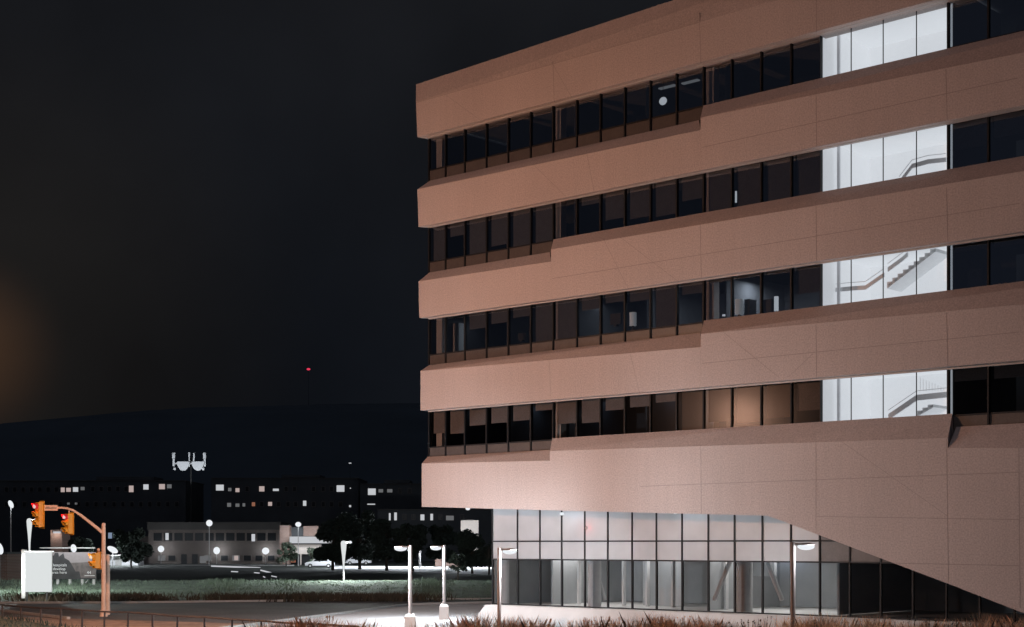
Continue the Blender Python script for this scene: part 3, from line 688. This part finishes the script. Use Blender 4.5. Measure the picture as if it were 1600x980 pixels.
for _ in range(520):                            # tall dry weeds along the bottom edge, sodium orange put into their colour
    px = random.uniform(395, 1640); Y = random.uniform(45, 49); top = clump_line(px) + random.uniform(-1, 7)
    if px < 690: top += 5
    if 560 < px < 690: top += 5
    zt = at(0, top, Y).z; h = zt - G
    if h < .2: continue
    blades(q if random.random() < .72 else q2, gx(px, Y), Y, G + h * .35, 34, h * .62, .16, .012, .45)
    blades(q2, gx(px, Y), Y, G, 8, h * .6, .2, .02, .3)
def twig(q, px, Y, top):
    x0 = gx(px, Y); zt = at(0, top, Y).z
    for _ in range(6):
        dx, dy = random.uniform(-.25, .25), random.uniform(-.2, .2); q.tube([(x0, Y, G), (x0 + dx * .4, Y + dy * .4, G + (zt - G) * .6), (x0 + dx, Y + dy, zt + random.uniform(-.15, .05))], [.012, .009, .004], 4)
        for _k in range(12):
            t = random.uniform(.45, 1); c = Vector((x0 + dx * t, Y + dy * t, G + (zt - G) * t)); s_ = random.uniform(.02, .05); a = Vector([random.gauss(0, 1) for _ in range(3)]).normalized() * s_; b = a.orthogonal().normalized() * s_ * .6
            q.poly([c - a, c + b, c + a, c - b])
for px in list(range(860, 1600, 26)) + [470, 520, 1330, 1385]: twig(q2 if px > 1000 and random.random() < .6 else q, px + random.uniform(-8, 8), random.uniform(44, 47), random.uniform(962, 972))
tag(q.build('dry_weeds', M['drygrass_sodlit']), 'orange-lit dry weeds along the bottom edge in front of the office', 'weeds', kind='stuff')
tag(q2.build('dark_weeds', M['weed']), 'dark weeds mixed into the dry growth along the bottom edge', 'weeds', kind='stuff')

# ================================================================== trees
def tree(px, Y, top_y, wpx, label, cat='tree', leaf='leaf', n=1500, name='broadleaf_tree', seed=1, lowf=.28, ls=.30, ground_py=None, group='trees between the road and the hospital'):
    rnd = random.Random(seed); H = at(0, top_y, Y).z - G; Wd = wpx / F * Y / 2
    t = empty(name, (gx(px, Y), Y, G)); tag(t, label, cat, group)
    q = MB(); q.tube([(0, 0, 0), (.05 * H * rnd.uniform(-1, 1) * .3, 0, H * .35), (0, 0, H * .8)], [.028 * H, .02 * H, .006 * H], 8)
    cl = []
    for k in range(16):
        a = rnd.uniform(0, 6.28); el = rnd.uniform(0, 1); rad = Wd * (.95 - .55 * abs(el - .35)) * rnd.uniform(.35, .95)
        c = Vector((rad * math.cos(a), rad * math.sin(a), H * (lowf + (1 - lowf - .08) * el))); cl.append((c, Wd * rnd.uniform(.22, .42)))
        q.tube([(0, 0, H * (lowf * .7 + .4 * el * .8)), c * .6 + Vector((0, 0, c.z * .35)), c], [.010 * H, .006 * H, .002 * H], 5)
    q.build('trunk', M['bark'], t)
    q = MB()
    for _ in range(n):
        c, r_ = rnd.choice(cl); d = Vector([rnd.gauss(0, 1) for _ in range(3)]); d = d.normalized() * r_ * rnd.uniform(.3, 1.15) ** .8; d.z *= .8
        p = c + d; a = Vector([rnd.gauss(0, 1) for _ in range(3)]).normalized() * ls * rnd.uniform(.5, 1.1); b = a.orthogonal().normalized() * ls * rnd.uniform(.3, .7)
        q.poly([p - a, p + b, p + a, p - b])
    q.build('crown', M[leaf], t)
TR = [(520, 215, 806, 66, 'dark wide tree right of the lit canopy, its crown over the parked white car'),
      (562, 222, 790, 84, 'tallest and broadest dark tree, behind the smeared glowing street lamp'),
      (604, 212, 806, 64, 'dark full tree between the smeared glowing lamp and the leftmost office lamp post'),
      (645, 205, 818, 60, 'dark tree right behind the leftmost office lamp post'),
      (692, 215, 822, 58, 'dark rounded tree behind the lamp post nearest the office corner'),
      (738, 190, 826, 62, 'ragged dark tree in front of the pale lit block left of the lobby'),
      (764, 180, 842, 30, 'thin tree at the left edge of the lobby glass'),
      (205, 240, 828, 60, 'dark tree left of the brick clinic behind the signal pole'),
      (126, 250, 838, 50, 'dark bushy tree behind the billboard and mast arm'),
      (716, 150, 862, 34, 'small bare spreading tree on the dark field right of the office lamps')]
for i, (px, Y, ty, wp, lb) in enumerate(TR):
    tree(px, Y, ty, wp, lb, seed=40 + i, n=4600 if wp > 40 else 900, ls=.36 if Y > 180 else .15, lowf=.24 if i != 9 else .4)
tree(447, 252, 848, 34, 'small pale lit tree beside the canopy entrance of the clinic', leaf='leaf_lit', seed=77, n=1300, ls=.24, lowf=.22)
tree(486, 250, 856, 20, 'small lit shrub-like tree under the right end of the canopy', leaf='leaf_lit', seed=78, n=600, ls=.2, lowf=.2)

# ================================================================== clinic (two storeys of brick)
CYd = 285.0
def bx(q, x0, x1, y0, y1, Y, dep, base, mi=0):
    """box from photo rectangle at depth Y, in coordinates relative to base"""
    q.box(gx(x0, Y) - base.x, gx(x1, Y) - base.x, Y - base.y, Y - base.y + dep, (HY - y1) / F * Y - base.z, (HY - y0) / F * Y - base.z, mi)
def bpart(name, m, par, base, x0, x1, y0, y1, Y, dep): q = MB(); bx(q, x0, x1, y0, y1, Y, dep, base); return q.build(name, m, par)
b0 = Vector((gx(330, CYd), CYd, G)); cl = empty('brick_clinic', b0); tag(cl, 'two-storey brick clinic with dark window rows behind glowing lamps', 'building')
bpart('wall', M['brick'], cl, b0, 232, 437, 828, 882, CYd, 14); bpart('wall', M['brick'], cl, b0, 188, 232, 838, 882, CYd + 3, 10)
bpart('roof', M['paleroof'], cl, b0, 230, 439, 816, 828, CYd - .4, 15)
for k in range(12):
    x = 240 + k * 16.2; bpart('window', M['darkpane'], cl, b0, x, x + 13, 833, 845, CYd - .06, .05)
for k, x in enumerate((246, 262, 318, 344, 362, 380, 398, 417)):
    f_ = bpart('window', M['joint'], cl, b0, x, x + 13, 867, 877, CYd - .1, .08)
    bpart('pane', M['lit_dim'] if x in (362, 318, 246) else M['darkpane'], f_, b0, x + 1, x + 12, 868, 876.3, CYd - .14, .03)
for x in (283, 300): bpart('door', M['darkpane'], cl, b0, x, x + 9, 866, 882, CYd - .06, .05)
f_ = bpart('window', M['lit'], cl, b0, 258.5, 263.5, 833, 844, CYd - .1, .03)
bpart('window', M['lit'], cl, b0, 393, 398.5, 834.5, 846, CYd - .1, .03)
bpart('window', M['lit_dim'], cl, b0, 312, 322, 869, 880, CYd - .12, .03); bpart('window', M['lit_pink'], cl, b0, 366, 372, 868.5, 875.5, CYd - .17, .02)
# canopy entrance
b1 = Vector((gx(480, 268), 268, G)); ce = empty('canopy_entrance', b1); tag(ce, 'entrance block with glowing white canopy fascia and brick piers', 'building')
bpart('pier', M['brick_red'], ce, b1, 437, 452, 821, 882, 267, 3); bpart('wall', M['brick_red'], ce, b1, 474, 532, 822, 838, 269, 6); bpart('wall', M['darkwall'], ce, b1, 452, 474, 824, 838, 269.5, 5)
bpart('canopy', M['lit'], ce, b1, 452.5, 519, 838.5, 849, 266, 3); bpart('fascia', M['beige'], ce, b1, 456, 500, 851, 866, 266.5, 2)
for x in (469, 489, 499): bpart('pillar', M['beige'], ce, b1, x, x + 1.8, 866, 883, 266.4, .3)
bpart('back_wall', M['darkwall'], ce, b1, 452.2, 530, 866.2, 882, 271, .4); dr = bpart('doorway', M['darkpane'], ce, b1, 450, 466, 867, 882, 269, .2); bpart('door_glow', M['lit_orange'], dr, b1, 452, 462, 869, 879, 268.9, .05)
light('AREA', (0, -4, 6.6), 500, WHITE, parent=ce, size=(7, 1), rot=(R(30), 0, 0), name='canopy_light')

# hospital blocks far behind
def hosp(x0, x1, ytop, Y, wins, label, steps=(), m='darkwall'):
    b = Vector((gx((x0 + x1) / 2, Y), Y, G)); h = empty('hospital_block', b); tag(h, label, 'building', 'far hospital blocks under the hill')
    bpart('wall', M[m], h, b, x0, x1, ytop, 885, Y, 25); bpart('roof_edge', M['paleroof'], h, b, x0 - .5, x1 + .5, ytop - 1.3, ytop, Y - .3, 25.6)
    for (a, c, yt) in steps: bpart('rooftop_block', M[m], h, b, a, c, yt, ytop - 1.4, Y + 4, 12)
    for (x, y, ww, hh, mm) in wins:
        f_ = bpart('window', M['joint'], h, b, x - ww / 2 - .6, x + ww / 2 + .6, y - hh / 2 - .6, y + hh / 2 + .6, Y - .12, .1); bpart('pane', M[mm], f_, b, x - ww / 2, x + ww / 2, y - hh / 2, y + hh / 2, Y - .2, .05)
    return h, b
DW = lambda xs, y, w_=5, h_=7: [(x, y, w_, h_, 'darkpane') for x in xs]
hosp(-40, 290, 752, 430, [(98, 765.5, 6, 7, 'lit_pink'), (107, 765.5, 7, 6, 'lit_pink'), (118, 765, 8, 7, 'lit'), (129, 763.5, 6, 5, 'lit_dim'), (205, 764, 7, 10, 'lit_pink'), (228, 761, 8, 8, 'lit'), (253, 760.5, 9, 8, 'lit_pink'), (264.5, 760, 7, 6, 'lit_dim'),
      (172, 837, 6, 9, 'lit_blue'), (181, 837, 1.6, 8, 'lit_dim'), (197, 837, 1.4, 8, 'lit_dim'), (119, 787, 4, 3, 'lit_dim'), (107, 787, 4, 3, 'lit_dim')] + DW(range(10, 90, 13), 765) + DW(range(145, 200, 13), 764) + DW(range(10, 280, 14), 788),
     'long dark hospital block at far left with a few lit pinkish windows', [(150, 240, 745)])
hosp(330, 560, 748, 420, [(343.5, 762, 12, 9, 'lit'), (359, 765, 5, 5, 'lit_dim'), (371, 766, 6, 6, 'lit_pink'), (409, 764, 8, 8, 'lit_pink'), (431, 765.5, 9, 3.5, 'lit'), (532, 763.5, 12, 10, 'lit'), (547.5, 763, 1.5, 1.5, 'lit'),
      (358, 789, 6, 6, 'lit_dim'), (371, 789.5, 6, 5, 'lit_dim'), (381, 789, 4, 5, 'lit_dim'), (396, 788, 5, 6, 'lit_orange'), (422, 787.5, 6, 6, 'lit_pink'), (476, 786.5, 5, 8, 'lit'), (547, 791, 3, 3, 'lit')] + DW([386, 447, 460, 490, 505, 518], 764) + DW([409, 435, 450, 462, 490, 505, 518, 532], 788),
     'middle dark hospital block with scattered lit windows above the canopy', [(440, 500, 742)])
hosp(563, 800, 757, 400, [(581, 768.5, 12, 10, 'lit'), (580, 788, 12, 1.6, 'lit'), (595, 767, 7, 5, 'lit_dim'), (609, 767, 8, 5, 'lit_dim')] + DW([625, 640], 767),
     'dark hospital block closest to the office overhang with one bright corner window', [(600, 640, 750)])
hosp(590, 800, 797, 330, [(609, 807.5, 2.6, 11, 'lit'), (618, 807, 4, 12, 'lit'), (660, 808.5, 6, 9, 'lit'), (674.5, 808, 4, 10, 'lit'), (703, 809.5, 12, 7, 'lit_dim')] + DW([632, 646, 688, 722], 808),
     'lower dark wing with narrow upright lit windows above the trees', m='darkwall')
# pale lit block by the overhang, and a low wall
b2 = Vector((gx(733, 262), 262, G)); pb = empty('pale_block', b2); tag(pb, 'small block with a pale floodlit upper wall left of the lobby', 'building')
bpart('wall', M['beige'], pb, b2, 720, 747.5, 813, 836, 262, 8); bpart('base_wall', M['glow_wall'] if False else M['beige'], pb, b2, 719, 747, 836.2, 885, 262.4, 7); bpart('door', M['darkpane'], pb, b2, 727, 732, 862, 884, 262.3, .08)
light('AREA', (0, -9, 4.5), 330, WHITE, parent=pb, size=(3, 1), rot=(R(105), 0, 0), name='wall_flood')
b3 = Vector((gx(700, 250), 250, G)); lw = empty('brick_lodge', b3); tag(lw, 'low reddish brick lodge behind the office lamp posts', 'building')
bpart('wall', M['brick_red'], lw, b3, 680, 716, 868, 887, 252, 5); bpart('wall', M['brick_red'], lw, b3, 684, 694, 846, 868, 254, 4); bpart('window', M['lit_dim'], lw, b3, 686, 691, 856, 864, 253.9, .05); bpart('roof', M['darkwall'], lw, b3, 679, 717, 866, 868, 251.7, 6)
# left edge brick shed and lit wall
b4 = Vector((gx(5, 150), 150, G)); sh = empty('brick_shed', b4); tag(sh, 'low brick shed cut by the left edge of the photo', 'building')
bpart('wall', M['brick_red'], sh, b4, -40, 11, 866, 908, 150, 5); bpart('roof', M['darkwall'], sh, b4, -41, 12, 863, 866, 149.8, 5.5); bpart('door', M['darkpane'], sh, b4, -12, -4, 880, 908, 149.9, .08)
b5 = Vector((gx(190, 262), 262, G)); gl = empty('loading_bay', b5); tag(gl, 'glaring white lit loading bay wall behind the signal pole', 'building')
bpart('wall', M['carpaint'], gl, b5, 148, 216, 869, 885, 262, 4); bpart('roof', M['galv'], gl, b5, 146, 200, 867.2, 869, 259, 8); bpart('door', M['kerb'], gl, b5, 180, 190, 873, 885, 261.9, .06)
light('POINT', (gx(178, 254) - b5.x, -9, 3.2), 2600, WHITE, .3, parent=gl, name='bay_light'); light('POINT', (gx(203, 254) - b5.x, -7, 2.0), 700, WHITE, .3, parent=gl, name='bay_light')
b6 = Vector((gx(88, 270), 270, G)); bk = empty('brick_gatehouse', b6); tag(bk, 'small brick gatehouse patch lit by a bulkhead lamp beneath the mast arm', 'building')
bpart('wall', M['brick_red'], bk, b6, 79, 97, 828, 885, 270, 5); lm = bpart('bulkhead_lamp', M['lit'], bk, b6, 83, 94, 830.5, 833.5, 269.6, .3); light('POINT', (0, -1.0, (HY - 834) / F * 270 - G), 120, (1, .85, .75), .2, parent=bk, name='bulkhead_light')

# rooftop / tower antennas
AY = 415.0; b7 = Vector((gx(296, AY), AY, G)); an = empty('antenna_mast', b7); tag(an, 'floodlit antenna mast with two round white dishes and upright panels', 'antenna')
def ap(px, py): p = at(px, py, AY); return Vector((p.x - b7.x, 0, p.z - G))
q = MB(); q.tube([(0, 2, 0), (0, 2, ap(0, 712).z)], [.3, .2], 8); q.build('mast', M['black'], an)
for (cx, cy) in ((287, 722.5), (310, 722.5)):
    c = ap(cx, cy - 1); r_ = 9.6 / F * AY; q = MB(); K = 22
    o_ = [(c.x + r_ * math.cos(R(180 + 180 * k / K)), c.z + r_ * 1.5 * math.sin(R(180 + 180 * k / K))) for k in range(K + 1)]
    q.loft([(x, -.7, z) for x, z in o_], [(x * .9 + c.x * .1, .6, z) for x, z in o_]); q.build('dish', M['carpaint'], an)
for (px, y0, y1, ww) in ((271.5, 707.5, 716.5, 4.5), (296, 707, 715, 2.2), (303.5, 708, 716, 2.2), (320, 707.5, 716.5, 4.5)):
    a = ap(px, y0); b = ap(px, y1); hw = ww / F * AY / 2; q = MB(); q.box(a.x - hw, a.x + hw, -.4, .3, b.z, a.z); q.build('panel_antenna', M['carpaint'], an)
for (px, y0, y1, ww) in ((271.5, 717, 729, 3), (273, 731, 734.5, 3.6), (296, 715, 730, 1.6), (303, 716, 728, 2), (320, 717, 729, 3.2), (317.5, 731, 735, 3)):
    a = ap(px, y0); b = ap(px, y1); hw = ww / F * AY / 2; q = MB(); q.box(a.x - hw, a.x + hw, -.2, .2, b.z, a.z); q.build('bracket', M['carpaint'], an)
q = MB(); q.tube([ap(273, 724) + Vector((0, .8, 0)), ap(318, 724) + Vector((0, .8, 0))], .25, 8); q.build('crossbar', M['carpaint'], an)
light('SPOT', ap(296, 760) + Vector((0, -24, 0)), 16000, WHITE, .3, parent=an, rot=(R(104), 0, 0), cone=26, blend=.3, name='antenna_flood')
# radio mast with red beacon on the hill, hill lamp
hb = Vector((gx(482, 2950), 2950, at(0, 636, 2950).z)); rm = empty('radio_mast', hb); tag(rm, 'thin unlit radio mast on the hill with one red beacon', 'mast')
q = MB(); q.tube([(0, 0, 0), (0, 0, at(0, 578, 2950).z - hb.z)], [.5, .25], 6); q.build('pole', M['darkwall'], rm); q = MB(); q.ball((0, 0, at(0, 577, 2950).z - hb.z), (3.6, 2, 2.1)); q.build('beacon', emis('beacon', (.95, .05, .12), .9), rm, smooth=True)
hl = Vector((gx(547, 1700), 1700, at(0, 730, 1700).z)); h2 = empty('hillside_lamp', hl); tag(h2, 'tiny white lamp alone on the dark hillside', 'lamp')
q = MB(); q.tube([(0, 0, -12), (0, 0, 4)], .2, 6); q.build('pole', M['darkwall'], h2); q = MB(); q.ball((0, 0, 4.4), (1.6, .8, .55)); q.build('lamp_head', M['lit'], h2, smooth=True)

# ================================================================== far street lamps
def far_lamp(px, py, Y, rx, rz, label, e_, tilt=0, wall=False, name='bloom_lamp'):
    t = empty(name, (gx(px, Y), Y, G)); tag(t, label, 'street lamp', 'lamps around the hospital grounds'); z = (HY - py) / F * Y - G; k = Y / F
    q = MB(); q.tube([(0, 0, 0), (0, 0, z)], [.09, .05], 8); q.build('pole', M['polew'], t)
    q = MB(); q.ball((0, 0, 0), (rx * k, rx * k * .8, rz * k), 16, 10); h_ = q.build('lamp_head', M['lampglow'], t, smooth=True); h_.location = (0, 0, z); h_.rotation_euler = (0, R(tilt), 0)  # head widened to the size of its bloom
    if e_: light('POINT', (0, (rx * k + .35) if wall else -rx * k - .5, z - .1), e_, WHITE, .3, parent=t)
far_lamp(327, 817.5, 262, 5, 5, 'tall bloom-swollen lamp rising above the clinic roof line', 50)
far_lamp(466, 819.5, 258, 4.6, 3.8, 'tall bloom-swollen lamp rising in front of the canopy entrance', 100)
far_lamp(251.5, 858, 282.3, 5, 5.2, 'glowing lamp at the left corner of the brick clinic', 130, wall=True)
far_lamp(338.5, 860.5, 282.3, 5.2, 5.8, 'brightest glowing lamp at the middle of the clinic front', 190, wall=True)
far_lamp(415, 861, 282.3, 5.6, 5.4, 'glowing lamp at the right end of the clinic front', 190, wall=True)
far_lamp(17, 788, 180, 3.6, 6.5, 'tilted glowing lamp high at the far left above the signal head', 100, -25)
far_lamp(-1, 857, 140, 5.5, 10, 'half-cut white lamp at the left edge of the photo', 100, -20)
far_lamp(115, 857, 160, 4.6, 6.5, 'pointed glowing lamp above the billboard', 120, -10)
far_lamp(176, 859, 240, 9, 4.4, 'broad bloom-swollen floodlamp right of the signal pole', 500, 28)
far_lamp(655, 860, 235, 3, 2.6, 'small lamp glinting through the trees right of the leftmost office lamp', 120)
far_lamp(657, 837, 240, 2.4, 1.6, 'small faint lamp up in the trees above the office lamps', 30)
far_lamp(735, 866, 232, 6, 2.2, 'double-headed lamp glinting through the ragged tree', 500)
def smear_lamp(px, y0, y1, Y, wpx, base, label, hd=True, hx=1):
    t = empty('smeared_lamp', (gx(px, Y), Y, G)); tag(t, label, 'street lamp', 'street lamps with their lens smear built in'); k = Y / F
    z1 = (HY - y0) / F * Y - G; z0 = (HY - y1) / F * Y - G
    q = MB(); q.tube([(0, 0, 0), (0, 0, z0)], [wpx * k * .17, wpx * k * .14], 10); q.build('pole', M['polew'], t)
    q = MB(); zs = [0, .25, .5, .75, .92, .98, 1]; rs = [.12, .17, .27, .42, .48, .38, .12]
    q.tube([(0, 0, z0 + (z1 - z0) * a) for a in zs], [wpx * k * b for b in rs], 16); q.build('lens_smear', M['signlit'], t, smooth=True)  # lens smear of the lamp built as a tapered glowing body
    q = MB(); q.tube([(0, 0, z1 - .25 * wpx * k), (hx * 9 * k, 0, z1 - .3 * wpx * k)], .8 * k, 8); a_ = q.build('arm', M['polew'], t)
    q = MB(); q.ball((hx * 10 * k, 0, z1 - .25 * wpx * k), (3 * k, 2 * k, 2.2 * k)); q.build('lamp_head', M['lampglow'], a_, smooth=True)
    return t, z1
t, z = smear_lamp(537, 845, 893, 134, 9.5, 0, 'street lamp with its lens smear built as a glowing taper on the far verge right of the clinic')
light('POINT', (.6, -1.2, z - .2), 6500, (.90, 1, .96), .3, parent=t)
t, z = smear_lamp(46, 810, 862, 112, 9, 0, 'street lamp with its lens smear built as a glowing taper above the bright sign box', hx=1)
light('POINT', (.6, -1.0, z - .2), 3500, (.90, 1, .96), .3, parent=t)

# ================================================================== signs
SY = 98.0; b8 = Vector((gx(57, SY), SY, G)); lb = empty('light_box_sign', b8); tag(lb, 'glaring white blank illuminated sign box on short legs at the roadside', 'sign')
bpart('panel', M['signlit'], lb, b8, 38.5, 79, 863, 925, SY, .25)
q = MB(); bx(q, 33.5, 38.3, 859, 935, SY - .1, .4, b8); bx(q, 76, 81, 860, 925.5, SY + .26, .12, b8); q.build('frame', M['galv'], lb)
bpart('cap', M['carpaint'], lb, b8, 33, 81.5, 861, 862.9, SY - .06, .36)
for x in (40.5, 72): bpart('leg', M['black'], lb, b8, x, x + 2, 925.2, 941, SY + .05, .1)
light('AREA', (0, -.6, 1.9), 160, (.93, 1, .98), parent=lb, size=(1.7, 2.2), rot=(R(80), 0, 0), name='sign_glow')
BY = 124.0; b9 = Vector((gx(115, BY), BY, G)); bb = empty('billboard', b9); tag(bb, 'grey billboard on wooden posts with white lettering about hospitals', 'billboard')
M['bbsky'] = mat('bbsky', (.32, .28, .28), .7, noise=.06); M['bbdark'] = mat('bbdark', (.05, .048, .05), .7, noise=.3, nscale=1.2); M['bbmid'] = mat('bbmid', (.15, .125, .12), .7, noise=.35, nscale=2.5); M['bbtext'] = mat('bbtext', (.85, .85, .85), .6, noise=.02)
bpart('board', M['bbsky'], bb, b9, 62, 149.5, 863, 905, BY, .15)
def bpoly(name, m, pts, Y):
    q = MB(); A_ = [(gx(x, Y) - b9.x, Y - b9.y, (HY - y) / F * Y - G) for x, y in pts]; q.loft(A_, [(x, y + .01, z) for x, y, z in A_]); return q.build(name, m, bbo)
bbo = bb
bpoly('hill_print', M['bbmid'], [(80, 905), (80, 880), (90, 878), (110, 879.5), (128, 879), (140, 878), (149.4, 879), (149.4, 905)], BY - .02)
bpoly('tree_print', M['bbdark'], [(62, 905), (62, 868), (84, 868), (86, 864), (91, 863.5), (92, 870), (99, 864.5), (101, 872), (108, 876), (113, 884), (118, 893), (124, 893), (126, 903), (149.4, 903), (149.4, 905)], BY - .04)
def txt(s, px, py, hpx, name='lettering'):
    cu = bpy.data.curves.new(name, 'FONT'); cu.body = s; cu.size = hpx / F * BY * 1.35; cu.extrude = .004
    o = bpy.data.objects.new(name, cu); COL.objects.link(o); o.rotation_euler = (R(90), 0, 0); o.location = (gx(px, BY) - b9.x, -.075, (HY - py) / F * BY - G)
    bpy.context.view_layer.update(); me = bpy.data.meshes.new_from_object(o); bpy.data.objects.remove(o)
    ob = bpy.data.objects.new(name, me); me.materials.append(M['bbtext']); COL.objects.link(ob); ob.parent = bb; ob.rotation_euler = (R(90), 0, 0); ob.location = (gx(px, BY) - b9.x, -.075, (HY - py) / F * BY - G)
txt('hospitals', 83, 885, 4.6); txt('develop', 83, 891, 4.6); txt('area here', 81, 896.5, 4.6); txt('44', 136, 897, 5)
bpart('underline', M['bbtext'], bb, b9, 132, 148, 899.2, 900, BY - .07, .02)
for x in (88, 107, 126.5, 144.5): bpart('post', M['plinth'], bb, b9, x, x + 3.6, 905, 922, BY + .02, .2)
q = MB(); a = (gx(133, BY) - b9.x, .1, (HY - 911) / F * BY - G); b = (gx(137, BY) - b9.x, .1, (HY - 906) / F * BY - G); q.tube([a, b], .04, 6); q.build('brace', M['plinth'], bb)
t = bpart('light_bar', M['galv'], bb, b9, 62, 148, 855.5, 857, BY + .3, .15)
light('AREA', (.3, -2.2, 5.4), 170, WHITE, parent=bb, size=(4, .3), rot=(R(55), 0, 0), name='board_light'); light('AREA', (.3, -.6, 5.0 + .6), 25, WHITE, parent=bb, size=(4, .2), rot=(R(60), 0, 0), name='board_light')

# glowing tubes built in place of light trails on the dark field
for i, (x0, y0, x1, y1, lbl) in enumerate(((330, 884.6, 407, 887.4, 'longest thin white light trail along the dark field before the clinic'), (407, 891, 424.5, 895.5, 'bold short white light trail slanting down right of the longest one'),
                              (397, 894.8, 405.5, 895.6, 'faint tiny light trail left of the bold slanting one'), (424, 900, 432.5, 901.8, 'lowest right light trail on the dark field'), (361, 893, 372, 893.6, 'faint light trail at the left below the longest one'), (411, 901, 414.5, 902.3, 'tiniest lone light dash low on the dark field'))):
    Y = F * -G / ((y0 + y1) / 2 - HY) * .97; k = Y / F; t = empty('light_trail', (gx((x0 + x1) / 2, Y), Y, G)); tag(t, lbl, 'light trail', 'light trails on the dark field')
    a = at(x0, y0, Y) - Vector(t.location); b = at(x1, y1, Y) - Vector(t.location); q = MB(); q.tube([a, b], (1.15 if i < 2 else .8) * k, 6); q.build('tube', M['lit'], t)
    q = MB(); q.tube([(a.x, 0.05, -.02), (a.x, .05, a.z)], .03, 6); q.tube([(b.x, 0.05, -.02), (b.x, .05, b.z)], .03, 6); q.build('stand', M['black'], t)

# parked white car by the canopy
def car(px, Y, label, length=4.4, face=1):
    t = empty('parked_car', (gx(px, Y), Y, G + .02)); tag(t, label, 'car')
    s = face; prof_ = [(-2.2, .35), (-2.2, .85), (-1.9, .98), (-1.5, 1.02), (-1.0, 1.42), (.5, 1.45), (1.2, 1.0), (2.0, .88), (2.2, .65), (2.2, .35)]
    q = MB(); q.loft([(x * s, -.85, z) for x, z in prof_], [(x * s, .85, z) for x, z in prof_]); q.build('body', M['carpaint'], t)
    q = MB(); g_ = [(-1.35, 1.03), (-.95, 1.36), (.45, 1.39), (1.0, 1.03)]; q.loft([(x * s, -.862, z) for x, z in g_], [(x * s, -.851, z) for x, z in g_]); q.build('side_window', M['darkpane'], t)
    for x in (-1.4, 1.4):
        q = MB(); q.tube([(x * s, -.9, .33), (x * s, -.6, .33)], .33, 16); wh = q.build('wheel', M['rubber'], t); q = MB(); q.tube([(x * s, -.915, .33), (x * s, -.9, .33)], .18, 12); q.build('rim', M['galv'], wh)
    for y in (-.6, .6): q = MB(); q.ball((2.2 * s, y, .68), (.06, .16, .09)); q.build('headlight', M['lit'], t, smooth=True)
    return t
t = car(500, 236, 'white parked car glaring under lamp light right of the canopy entrance', face=-1)
light('POINT', (1.0, -4.5, 2.2), 900, WHITE, .3, parent=t, name='lot_light')
car(560, 268, 'pale parked car half hidden behind the tree trunks', face=1)
light('POINT', (gx(640, 240), 240, 1.0), 6000, WHITE, .4, name='lot_light'); light('POINT', (gx(728, 236), 236, 0.5), 9000, WHITE, .4, name='lot_light')
light('POINT', (gx(580, 246), 246, 1.0), 5000, WHITE, .4, name='lot_light')
